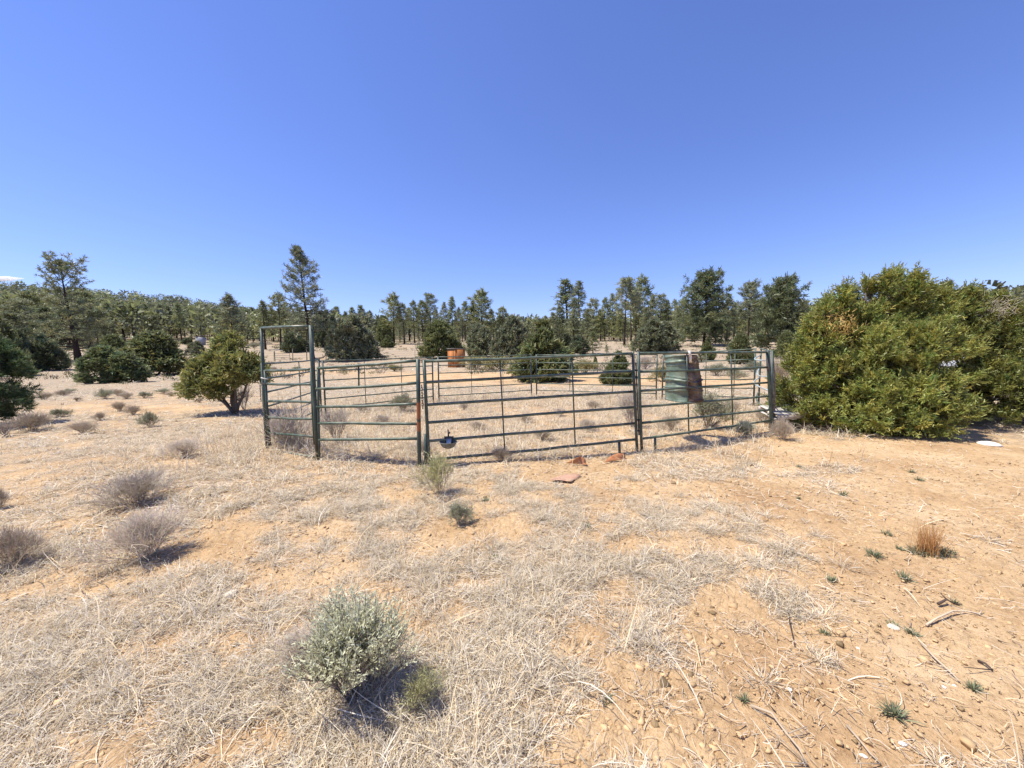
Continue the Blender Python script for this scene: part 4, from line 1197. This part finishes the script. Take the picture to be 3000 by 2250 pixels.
wm = []
for s in range(3):
    rng = np.random.default_rng(60 + s); q = GB(); N = 70
    a = rng.uniform(0, 6.283, N); r_ = np.abs(rng.normal(0, .018, N))
    blades(q, np.stack([np.cos(a) * r_, np.sin(a) * r_, 0 * a], 1), a + rng.normal(0, .4, N), rng.uniform(.03, .075, N), rng.uniform(.4, 1.4, N), rng.uniform(0, .8, N), rng.uniform(.005, .009, N), np.array([.20, .22, .13]) * rng.uniform(.6, 1.5, (N, 1)), rng, 3, .25)
    wm.append(q.mesh('green_weed', M_grass))
for k, (x, y, s) in enumerate(((2470, 1452, 1.6), (2340, 1462, .9), (2562, 1632, 2.0), (2650, 1698, 1.6), (2614, 1835, 1.0), (2670, 1858, 1.1), (2800, 1768, .8), (2852, 2020, 1.1), (2620, 2098, 1.7), (2415, 1858, .9), (2436, 1705, 1.3), (1420, 1470, 1.6), (2597, 1570, 1.4), (2635, 1612, 1.2), (1780, 2060, 1.0), (2180, 2055, .9), (1450, 1640, 1.4), (1720, 1545, 1.5), (2340, 1370, 1.4), (2670, 1385, 1.5), (2690, 1410, 1.8))):
    o = bpy.data.objects.new('green_weed', wm[k % 3]); COL.objects.link(o); p = hit(x, y)
    s *= .55; o.location = [float(v) for v in p]; o.scale = (s, s, s); o.rotation_euler = (0, 0, k * 1.3)
    tag(o, 'small dark green weed sprouting from the sand', 'weed', 'green weeds dotted over the sand')

# fallen branches on the sand
def stick_thing(label, pts, r, col, twigs=3, seed=0):
    rng = np.random.default_rng(seed)
    P = np.array([hit(x, y) for x, y in pts]); P[:, 2] += r + .006
    P[1:-1, 2] += rng.uniform(.0, .02, len(P) - 2)
    c = P[0].copy(); q = GB(); tube(q, P - c, r * np.linspace(1.1, .5, len(P)), 6, np.array(col))
    for k in range(twigs):
        i = rng.integers(1, len(P)); a = P[i] - c; d = rng.normal(size=3) * .06; d[2] = abs(d[2]) * .4
        tube(q, [a, a + d], [r * .5, r * .25], 5, np.array(col) * .9)
    tag(q.build('fallen_branch', M_bark, None, True, c), label, 'branch')
PALE = (.50, .40, .29); DARK = (.085, .06, .05)
stick_thing('forked pale branch on bare sand with its end over a dark dip', [(2713, 1838), (2745, 1822), (2790, 1805), (2830, 1798), (2868, 1806)], .006, PALE, 3, 1)
stick_thing('straight pale stick lying alone on smooth sand', [(2700, 1893), (2740, 1938), (2780, 1975), (2812, 2004)], .005, PALE, 2, 2)
stick_thing('long thin pale stalk curving past the lowest grass patch', [(2480, 2132), (2520, 2180), (2550, 2220), (2580, 2246)], .0045, PALE, 2, 3)
stick_thing('long bowed pale stem along the edge of the sand', [(2200, 2075), (2260, 2110), (2305, 2165), (2340, 2215), (2365, 2248)], .006, PALE, 4, 4)
stick_thing('short black charred twig on bare sand', [(2748, 1776), (2772, 1770), (2796, 1776)], .008, DARK, 2, 5)
stick_thing('slim black twig pointing down the bare slope', [(2866, 1944), (2885, 1956), (2908, 1970)], .006, DARK, 1, 6)
stick_thing('thin dark upright-looking twig across a grey tuft', [(2307, 1768), (2314, 1840), (2328, 1898)], .004, DARK, 0, 7)
stick_thing('pale bent branch arching by the pale sagebrush roots', [(1290, 1905), (1340, 1935), (1378, 1965), (1420, 2010)], .005, PALE, 3, 8)

# ------------------------------------------------------------------ junipers and pinyons near and mid
def ground_at(px, Y):
    x = (px - 1500) / FPX * Y
    return np.array([x, Y, float(terrain(x, Y))])
cen = ground_at(2625, 7.9)
big_lobes = [(-1.85, .2, .25, 1.75, .50, .6), (-1.55, .25, .1, 2.25, .60, .7), (-1.2, .3, .1, 2.62, .62, .8), (-.8, .3, .1, 2.9, .66, .85), (-.35, .3, .1, 2.95, .68, .9), (.12, .3, .2, 3.02, .68, .95), (.6, .35, .4, 3.02, .66, 1.0), (1.1, .4, .7, 2.85, .66, .9),
             (-1.5, .0, 1.5, 2.55, .26, 1.2), (-1.05, .1, 1.8, 2.9, .26, 1.2), (-.62, .1, 1.9, 3.02, .26, 1.2), (-.2, .1, 2.0, 3.08, .26, 1.3), (.15, .3, 2.1, 3.22, .26, 1.3), (.42, .1, 2.1, 3.12, .26, 1.3), (.75, .3, 2.0, 3.2, .26, 1.3), (1.1, .3, 1.9, 3.0, .26, 1.3),
             (-1.35, -.3, .05, 1.5, .62, .5), (-.75, -.4, .0, 1.9, .75, .55), (-.1, -.5, .0, 2.0, .74, .6), (-1.0, -.65, .0, 1.05, .55, .5), (.15, -.85, .0, 1.05, .5, .5), (-.45, -.9, .0, .95, .52, .5), (.55, -.2, .9, 2.1, .7, .6)]
def bigcut(x, y, z):
    u = x - 1.1446 * y
    return ~(((np.abs(u - 1.16) < .40) & (np.abs(z - 1.21) < .17)) | ((u > 1.35) & (z < .25)))
tree('juniper', 'huge yellow-green juniper spreading beside the end of the corral', 'juniper', cen,
     juniper_parts(41, big_lobes, 15000, 17, .19, .058, .019, YG, .40, 1.0, stems=((0, 0, 0), (.35, .1, 0), (-.6, 0, 0)), stemr=.055, surf=.5, cut=bigcut, spiky=.9, boughs=520, pull=.55))
cen2 = ground_at(2950, 8.3)
big2 = [(-1.1, .3, 1.5, 2.85, .3, 1.3), (-.7, .2, 1.5, 2.8, .3, 1.3), (-.3, .3, 1.5, 2.72, .3, 1.3), (.1, .3, 1.5, 2.66, .3, 1.3), (-.95, .3, .95, 2.6, .70, .8), (-.35, .4, .8, 2.55, .85, .8), (.35, .3, .7, 2.35, .85, .7), (1.1, .2, .5, 2.3, 1.0, .6), (-.55, -.35, .08, 1.15, .68, .45), (.25, -.4, .06, 1.35, .8, .45), (1.1, -.3, .05, 1.6, .9, .5), (-1.1, .1, .05, 1.1, .6, .45)]
def cut2(x, y, z):
    u = x - 1.1446 * y
    return ~(((np.abs(u + 1.18) < .42) & (np.abs(z - 1.2) < .17)) | (z < .10 + .05 * np.sin(x * 5)))
tree('juniper', 'juniper with raised skirts over deep shade, cut by the picture edge', 'juniper', cen2,
     juniper_parts(42, big2, 11500, 17, .20, .060, .020, (.265, .28, .072), .40, 1.0, stems=((-.2, .2, 0), (.5, .2, 0), (.1, .4, 0)), stemr=.045, surf=.5, cut=cut2, spiky=.9, boughs=460, pull=.55))
# dead yellow spray and bleached twigs in the crown
rng = np.random.default_rng(8)
q = GB(); N = 520; C = np.array([-1.35, -.12, 2.1]) + rng.normal(0, 1, (N, 3)) * np.array([.16, .12, .13])
leaf_quads(q, C, rng.normal(size=(N, 3)) + np.array([0, -.3, .8]), rng.uniform(.04, .1, N), .016, np.array([.52, .36, .12]) * rng.uniform(.7, 1.25, (N, 1)), rng, .5)
j1 = [o for o in bpy.data.objects if o.name == 'juniper'][0]
yo = q.build('dead_foliage', M_leaf, j1); yo['label'] = 'dead yellow spray high on the side facing the corral'
q = GB(); N = 240; a0 = np.array([-.3, .1, 2.35]) + rng.normal(0, 1, (N, 3)) * np.array([.22, .15, .12])
sticks(q, a0, a0 + norm(rng.normal(size=(N, 3)) + np.array([.3, 0, .8])) * rng.uniform(.08, .24, (N, 1)), .004, .002, np.array([.6, .52, .4]) * rng.uniform(.8, 1.2, (N, 1)))
j2 = [o for o in bpy.data.objects if o.name == 'juniper.001'][0]
bo = q.build('bleached_twigs', M_bark, j2); bo['label'] = 'bleached bare twigs at the top'

# small leaning juniper by the track
p = hit(690, 1212)
lj = [(-.75, 0, .55, 1.45, .55, .45), (-.3, .1, .75, 2.0, .62, .65), (.1, -.1, .85, 1.75, .6, .5), (-.55, -.25, .35, 1.0, .5, .45), (.45, .1, .75, 1.45, .5, .45), (-.1, .2, 1.1, 2.15, .42, .8)]
sc_ = p[1] * 222 / FPX / 2.1
tree('juniper', 'small yellow-green juniper with a bare leaning trunk by the orange track', 'juniper', p,
     juniper_parts(43, lj, 2600, 11, .19, .080, .030, (.265, .27, .085), .43, 1.5, stems=((0, 0, 0),), stemr=.045, surf=.4, spiky=.8, boughs=110, pull=.55), sc=(sc_ * 1.04, sc_, sc_))
# dark pinyon at the picture edge
p = hit(-38, 1252)
pin = [(0, 0, .25, 2.6, 1.05, .6), (.45, -.3, .25, 1.5, .8, .45), (-.4, -.3, .1, 1.6, .9, .5), (.2, .3, .8, 2.3, .7, .6)]
tree('pinyon', 'dark green pinyon cut by the picture edge near brown brush', 'pinyon', p,
     juniper_parts(44, pin, 3600, 15, .15, .10, .016, (.115, .165, .062), .40, 1.5, stems=((0, 0, 0),), stemr=.07, surf=.45, upw=.4), sc=(.88, .88, .88))

put('juniper', 'mass_dark', 92, 1086, 962, 135, 'dark bluish juniper between the edge pinyon and the great open-crowned pine', 'juniper', sink=.05)
put('juniper', 'jcone', 8, 1100, 945, 110, 'tall green juniper at the picture edge behind the dark pinyon', 'juniper')
put('juniper', 'two', 330, 1122, 1024, 158, 'low dark two-humped juniper on the grass by the track', 'juniper', rz=0)
put('juniper', 'dome', 338, 1090, 992, 84, 'green juniper mound peeking up behind the two-humped one', 'juniper')
put('juniper', 'dome', 462, 1098, 984, 160, 'broad dark round juniper with olive top beside the two-humped one', 'juniper')
put('juniper', 'dome', 405, 1062, 1000, 70, 'pale olive juniper tucked behind the broad round one', 'juniper')
put('juniper', 'dome_grey', 571, 1043, 1003, 56, 'small dark bush on open ground in front of the grey hut', 'juniper')
put('juniper', 'mass_dark', 549, 1008, 990, 30, 'dark little bush touching the grey hut', 'juniper')
put('juniper', 'dome_grey', 1035, 1056, 932, 138, 'big grey-green juniper beyond the corral next to the tallest pine', 'juniper', rz=1)
put('juniper', 'mass_dark', 985, 1048, 958, 60, 'dark juniper skirt against the big grey-green one', 'juniper')
put('juniper', 'jcone', 1137, 1018, 986, 36, 'small bright green bush alone at the edge of the pine row', 'juniper')
put('juniper', 'dome', 1126, 1008, 934, 46, 'grey-green juniper between the big grey-green one and the pine row', 'juniper')
put('juniper', 'dome', 1290, 1050, 950, 112, 'rounded dark green juniper right beside the outhouse', 'juniper')
put('juniper', 'dome_grey', 1411, 1046, 955, 100, 'grey round juniper behind the outhouse on its far side', 'juniper', rz=2)
put('juniper', 'dome_grey', 1502, 1050, 938, 128, 'large bluish lumpy juniper behind the yellow-brown brush', 'juniper', rz=4)
put('juniper', 'jcone', 1592, 1118, 958, 165, 'pointed pale green juniper standing right behind the rear corral panels', 'juniper', rz=1.2)
put('juniper', 'jcone', 1812, 1127, 1040, 84, 'small bright juniper behind the rear panel near the meeting posts', 'juniper')
put('juniper', 'jcone', 1744, 1082, 1048, 18, 'tiny dark seedling beside the pale yellow bush', 'juniper')
put('juniper', 'dome_grey', 1925, 1030, 941, 118, 'grey-green cone of a juniper above the meeting posts', 'juniper', rz=3)
put('juniper', 'mass_dark', 1690, 1037, 984, 80, 'low olive brush thicket under the twin tall pines', 'juniper')
put('juniper', 'mass_dark', 1652, 1034, 978, 50, 'low brown-olive brush beside the pointed pale green juniper', 'juniper')
put('pine_sapling', 'cone1', 1737, 1036, 973, 42, 'young bushy pine beside the olive thicket', 'pine')
put('pine_sapling', 'cone1', 1776, 1034, 1010, 12, 'tiny pine seedling in grass beyond the rear panels', 'pine')
put('pine_sapling', 'cone1', 1851, 1028, 999, 24, 'small cone-shaped sapling next to the grey-green juniper cone', 'pine')
put('juniper', 'jcone', 2072, 1056, 998, 42, 'small dark juniper at the foot of the great round pine', 'juniper')
put('juniper', 'dome', 2168, 1066, 986, 66, 'dark juniper behind the end panel under the open-topped pine', 'juniper')
put('juniper', 'dome', 2302, 1052, 978, 58, 'dark green juniper between the broad twin-topped pine and the big juniper', 'juniper')
put('juniper', 'mass_dark', 866, 1032, 975, 70, 'green low juniper among the trunks beside the tallest pine', 'juniper')
put('juniper', 'mass_dark', 958, 1018, 912, 72, 'dark juniper thicket on the far side of the tallest pine', 'juniper')
put('pinyon', 'bush1', 2478, 1120, 848, 130, 'dark pine top showing behind the huge juniper', 'pine', Y=17)

# ------------------------------------------------------------------ great pines
def hero(px, base, top, rx, label, seed, cb, prof, R0, nb, nt_, tl, tw, lean, col, **k):
    p = hit(px, base); h = at(px, top, p[1])[2] - p[2]
    tree('pine', label, 'pine', p, pine_parts(seed, h, cb, prof, rx / FPX * p[1], nb, nt_, 13, tl, tw, lean, col, **k))
def prof_A(t):
    return (1.0 - .35 * t) if t < .42 else (.34 + .28 * math.sin((t - .42) / .58 * math.pi * .95) if t < .97 else .2)
hero(231, 1058, 775, 108, 'great old pine with a see-through domed top over wide low boughs', 101, .12, prof_A, 1, 74, 11, .30, .065, (-.085, 0), (0.243, 0.259, 0.127), low_dead=14, tip=.5, trad=.028, topbush=10)
def prof_D(t): return (.55 + .45 * min(1, t / .22)) * (1 - t) ** .62 + .03
hero(917, 1058, 722, 84, 'tallest pine with a narrow tapering crown rising above the tall gate frame', 102, .26, prof_D, 1, 84, 10, .36, .07, (-.10, 0), (0.237, 0.256, 0.146), low_dead=16, tip=.5, trad=.020)
def prof_N(t): return math.sqrt(max(.03, 1 - ((t - .25) / .78) ** 2))
hero(2062, 1014, 816, 80, 'great dense dark pine with a round full crown down to the ground', 103, .07, prof_N, 1, 110, 12, .55, .11, (.03, 0), (0.154, 0.181, 0.080), low_dead=3, tip=.4, trad=.022, topbush=14)
def prof_P(t): return .42 + .58 * math.sin(min(1, max(0, (t - .02) / .95)) * math.pi) ** .8 * .9
hero(2190, 1005, 837, 38, 'open-topped pine with a bare trunk between the round and the twin-topped pines', 104, .42, prof_P, 1, 44, 8, .5, .1, (.03, 0), (0.256, 0.275, 0.167), low_dead=8, tip=.5, topbush=10)
def prof_Q(t): return math.sqrt(max(.03, 1 - ((t - .3) / .75) ** 2)) * .95
hero(2284, 1032, 842, 84, 'broad dark twin-topped pine next to the huge juniper', 105, .06, prof_Q, 1, 105, 11, .5, .10, (-.02, 0), (0.179, 0.207, 0.095), low_dead=4, tip=.4, trad=.024, topbush=16)

PINES = [ # px, foot row, top row, template, width, label
 (683, 1010, 863, 'cone2', 84, 'full cone-shaped pine rising behind the small leaning juniper'),
 (778, 1024, 880, 'slim1', 42, 'slim pine with a bare lower trunk seen through the tall frame near its thick post'),
 (823, 1024, 863, 'slim3', 50, 'slim bare-trunked pine seen through the middle of the tall frame'),
 (1155, 1008, 869, 'tuft2', 68, 'first tall pine of the row, broad crowned, near the big grey-green juniper'),
 (1264, 990, 866, 'tuft1', 46, 'tall pine rising straight behind the rounded dark juniper'),
 (1326, 1000, 868, 'slim1', 34, 'tall thin pine whose top stands above the outhouse'),
 (1411, 1000, 859, 'tuft2', 80, 'broad tall pine at the end of the row above the grey round juniper'),
 (1472, 1000, 902, 'slim3', 34, 'lone short pine against the sky above the lumpy juniper'),
 (1664, 984, 819, 'slim2', 72, 'taller one of the twin pines standing over the olive thicket'),
 (1700, 986, 826, 'slim2', 60, 'shorter one of the twin pines standing over the olive thicket'),
 (1829, 1012, 825, 'tuft1', 74, 'tall straight pine in front of the middle grove with a long dark bare trunk'),
 (1881, 992, 821, 'tuft2', 70, 'tall leafy pine of the middle grove above the grey-green juniper cone'),
 (1975, 985, 878, 'slim3', 30, 'single slender long-trunked pine before the great round pine'),
 (2127, 1000, 863, 'slim2', 48, 'pine half hidden behind the great round pine'),
 (533, 1004, 886, 'slim1', 40, 'thin dark pine on the slope just beyond the grey hut'),
]
for x, b, tp_, k, w_, lb in PINES: put('pine', k, x, b, tp_, w_, lb, 'pine', sink=.1)
def grove(label, group, items, name='pine', cat='pine'):
    for x, b, tp_, k, w_ in items: put(name, k, x, b, tp_, w_, label, cat, group, sink=.1)
grove('dark pine in the stand on the slope behind the round junipers', 'pines on the slope behind the round junipers',
  [(365, 1003, 884, 'slim2', 44), (396, 1000, 882, 'slim1', 50), (320, 1003, 886, 'cone1', 46), (430, 997, 890, 'tuft2', 50), (345, 998, 892, 'slim3', 40), (470, 996, 890, 'slim2', 44), (500, 994, 896, 'cone1', 44), (560, 985, 900, 'slim1', 34), (600, 994, 897, 'tuft2', 44), (640, 990, 902, 'slim2', 38), (582, 990, 905, 'cone1', 40), (448, 1004, 912, 'cone1', 46), (518, 990, 905, 'tuft2', 46), (622, 985, 905, 'cone2', 44), (726, 990, 906, 'slim1', 36), (702, 985, 908, 'cone1', 40)])
grove('olive pine of the bank around the great open-crowned pine', 'pines around the great open-crowned pine',
  [(98, 1010, 862, 'tuft2', 90), (268, 1008, 858, 'tuft2', 76), (150, 1020, 900, 'bush1', 90), (290, 1020, 915, 'bush1', 80), (60, 1015, 885, 'tuft2', 80), (20, 1010, 880, 'cone1', 80), (205, 1010, 905, 'bush1', 90), (120, 1010, 925, 'mass_dark', 80), (40, 1030, 925, 'bush1', 90)])
grove('thin pine behind the tall gate frame and tallest pine', 'thin pines behind the tall gate frame',
  [(802, 1000, 905, 'slim1', 36), (845, 1000, 908, 'tuft1', 40), (745, 998, 900, 'cone1', 40), (880, 995, 905, 'tuft2', 46), (986, 1000, 897, 'slim2', 36), (1015, 1000, 912, 'cone1', 40), (1035, 998, 899, 'slim1', 32), (1063, 998, 894, 'slim2', 34), (1085, 998, 910, 'cone2', 36), (960, 1000, 908, 'cone1', 40), (1108, 998, 925, 'cone1', 34)])
grove('pine in the long row behind the outhouse', 'row of pines behind the outhouse',
  [(1185, 1008, 890, 'slim3', 40), (1215, 1005, 882, 'tuft1', 42), (1240, 1000, 884, 'slim3', 36), (1300, 1000, 886, 'slim2', 34), (1363, 1000, 884, 'tuft1', 44), (1390, 1000, 880, 'slim1', 40), (1200, 1000, 900, 'slim1', 34), (1228, 998, 905, 'cone1', 36), (1345, 998, 900, 'cone1', 36), (1280, 998, 905, 'cone1', 36), (1438, 998, 905, 'cone2', 40), (1172, 1000, 905, 'cone1', 36), (1254, 998, 915, 'tuft2', 34)])
grove('pine of the middle grove between the twin pines and the great round pine', 'pines of the middle grove',
  [(1739, 1000, 882, 'tuft2', 46), (1772, 1000, 873, 'tuft1', 42), (1798, 996, 860, 'slim2', 40), (1849, 1000, 832, 'slim3', 44), (1862, 996, 850, 'tuft1', 50), (1910, 995, 866, 'cone2', 44), (1934, 995, 868, 'tuft1', 44), (1952, 995, 878, 'slim1', 36), (1720, 1000, 905, 'cone1', 44), (1640, 998, 895, 'cone1', 48), (1620, 1000, 915, 'cone1', 48), (1596, 1000, 925, 'cone2', 44), (1680, 1000, 905, 'cone1', 50), (1760, 1000, 910, 'cone1', 44), (1985, 1000, 900, 'cone1', 44), (1998, 998, 880, 'tuft2', 46), (1572, 1000, 935, 'cone1', 40), (1893, 1000, 900, 'cone1', 50), (1817, 1000, 905, 'cone1', 44)])
grove('pine showing between the dark round and twin-topped pines', 'pines between the dark broad pines',
  [(2150, 998, 885, 'slim1', 40), (2165, 995, 905, 'cone1', 44), (2222, 1000, 885, 'tuft2', 46), (2115, 998, 905, 'cone1', 40), (2210, 1004, 920, 'cone1', 40), (2345, 1010, 900, 'tuft2', 50), (2240, 1010, 940, 'cone1', 40)])

# the wooded hills beyond, one mass
def far_woods():
    rng = np.random.default_rng(31)
    n = 6500
    r = rng.uniform(118, 620, n); a = rng.uniform(-1.0, 1.0, n)
    x = r * np.sin(a); y = r * np.cos(a)
    k = (fbm(x / 35, y / 35, 3, 201) > .36) & (r > 128 - 10 * (a < -.35))
    x, y, r = x[k], y[k], r[k]; z = terrain(x, y); n = len(x)
    gb = GB(); crown = GB()
    h = rng.uniform(4.5, 9.5, n) * (1 - .25 * (r > 300)); R_ = h * rng.uniform(.2, .42, n)
    m = 74
    t = rng.random((n, m)) ** .8; az = rng.uniform(0, 6.283, (n, m))
    pr = np.sqrt(np.clip(1 - ((t - .35) / .68) ** 2, .02, 1)) * rng.uniform(.45, 1.05, (n, m))
    C = np.stack([x[:, None] + np.cos(az) * pr * R_[:, None], y[:, None] + np.sin(az) * pr * R_[:, None], z[:, None] + h[:, None] * (.12 + .86 * t)], -1)
    tone = rng.uniform(.7, 1.3, (n, 1, 1)) * rng.uniform(.8, 1.2, (n, m, 1))
    base = np.where(rng.random((n, 1, 1)) < .5, np.array(GREEN), np.array((.17, .18, .10)))
    col = base * tone
    out = np.stack([np.cos(az), np.sin(az), np.full_like(az, .7)], -1) + rng.normal(0, .5, (n, m, 3))
    leaf_quads(crown, C.reshape(-1, 3), out.reshape(-1, 3), (h[:, None] * rng.uniform(.08, .15, (n, m))).ravel(), (h[:, None] * rng.uniform(.05, .09, (n, m))).ravel(), col.reshape(-1, 3), rng, .5)
    sticks(crown, np.stack([x, y, z - .3], 1), np.stack([x, y, z + h * .8], 1), h * .018, h * .006, np.array([.06, .045, .038]))
    tag(crown.build('far_woods', M_leaf), 'dark pine and juniper woods covering the hills beyond', 'woods', kind='stuff')
far_woods()

# low brush over the far ground
def low_brush():
    rng = np.random.default_rng(37)
    x, y = sample(rng, 5200, 30, 190, 1.3); r = np.hypot(x, y)
    k = fbm(x / 9, y / 9, 3, 211) > .5 - .14 * sstep(70, 110, r); x, y, r = x[k], y[k], r[k]; n = len(x)
    h = rng.uniform(.18, .55, n) * (1 + .7 * sstep(75, 115, r)); m = 34
    az = rng.uniform(0, 6.283, (n, m)); rr_ = h[:, None] * rng.uniform(.1, 1.0, (n, m))
    C = np.stack([x[:, None] + np.cos(az) * rr_, y[:, None] + np.sin(az) * rr_, terrain(x, y)[:, None] + h[:, None] * rng.uniform(0, .6, (n, m))], -1)
    D = np.stack([np.cos(az) * .6, np.sin(az) * .6, np.full_like(az, 1.0)], -1) + rng.normal(0, .3, (n, m, 3))
    cc = np.where(rng.random((n, 1, 1)) < .5 - .4 * sstep(70, 110, r)[:, None, None], np.array((.28, .235, .17)), np.array((.17, .18, .09))) * rng.uniform(.7, 1.25, (n, m, 1))
    gb = GB(); leaf_quads(gb, C.reshape(-1, 3), D.reshape(-1, 3), (h[:, None] * rng.uniform(.25, .6, (n, m))).ravel(), .045, cc.reshape(-1, 3), rng, .5)
    tag(gb.build('low_brush', M_dry), 'low grey brush scattered over the open ground beyond the corral', 'brush', kind='stuff')
low_brush()

# wisp of cloud low over the hills
def cloud():
    c = at(22, 816, 2600)
    rng = np.random.default_rng(5); q = GB()
    n, K = 20, 12
    th = np.arange(n) / n * 2 * math.pi; ph = np.linspace(-.5, .5, K) * math.pi
    for cx, s in ((-60, 1.0), (0, .85), (48, .5), (-130, .9), (90, .25)):
        x = np.cos(th)[None] * np.cos(ph)[:, None]; y = np.sin(th)[None] * np.cos(ph)[:, None]; z = np.sin(ph)[:, None] + 0 * x
        V = np.stack([cx + x * 70 * s, y * 40 * s, z * 15 * s * (.8 + .5 * fbm(x * 2 + cx, y * 2, 2, 3))], -1).reshape(-1, 3)
        i = np.arange(K - 1)[:, None] * n; j = np.arange(n)[None]; j2 = (j + 1) % n
        q.add(V, np.stack([i + j, i + j2, i + n + j2, i + n + j], -1))
    m = bpy.data.materials.new('cloud_vapour'); m.use_nodes = True; nn = m.node_tree.nodes
    nn.remove(nn['Principled BSDF'])
    v = nn.new('ShaderNodeVolumePrincipled'); v.inputs['Density'].default_value = .06; v.inputs['Color'].default_value = (1, 1, 1, 1); v.inputs['Anisotropy'].default_value = .2
    m.node_tree.links.new(v.outputs[0], nn['Material Output'].inputs['Volume'])
    tag(q.build('cloud', m, None, True, c), 'single small white cloud low over the wooded hill', 'cloud')
cloud()
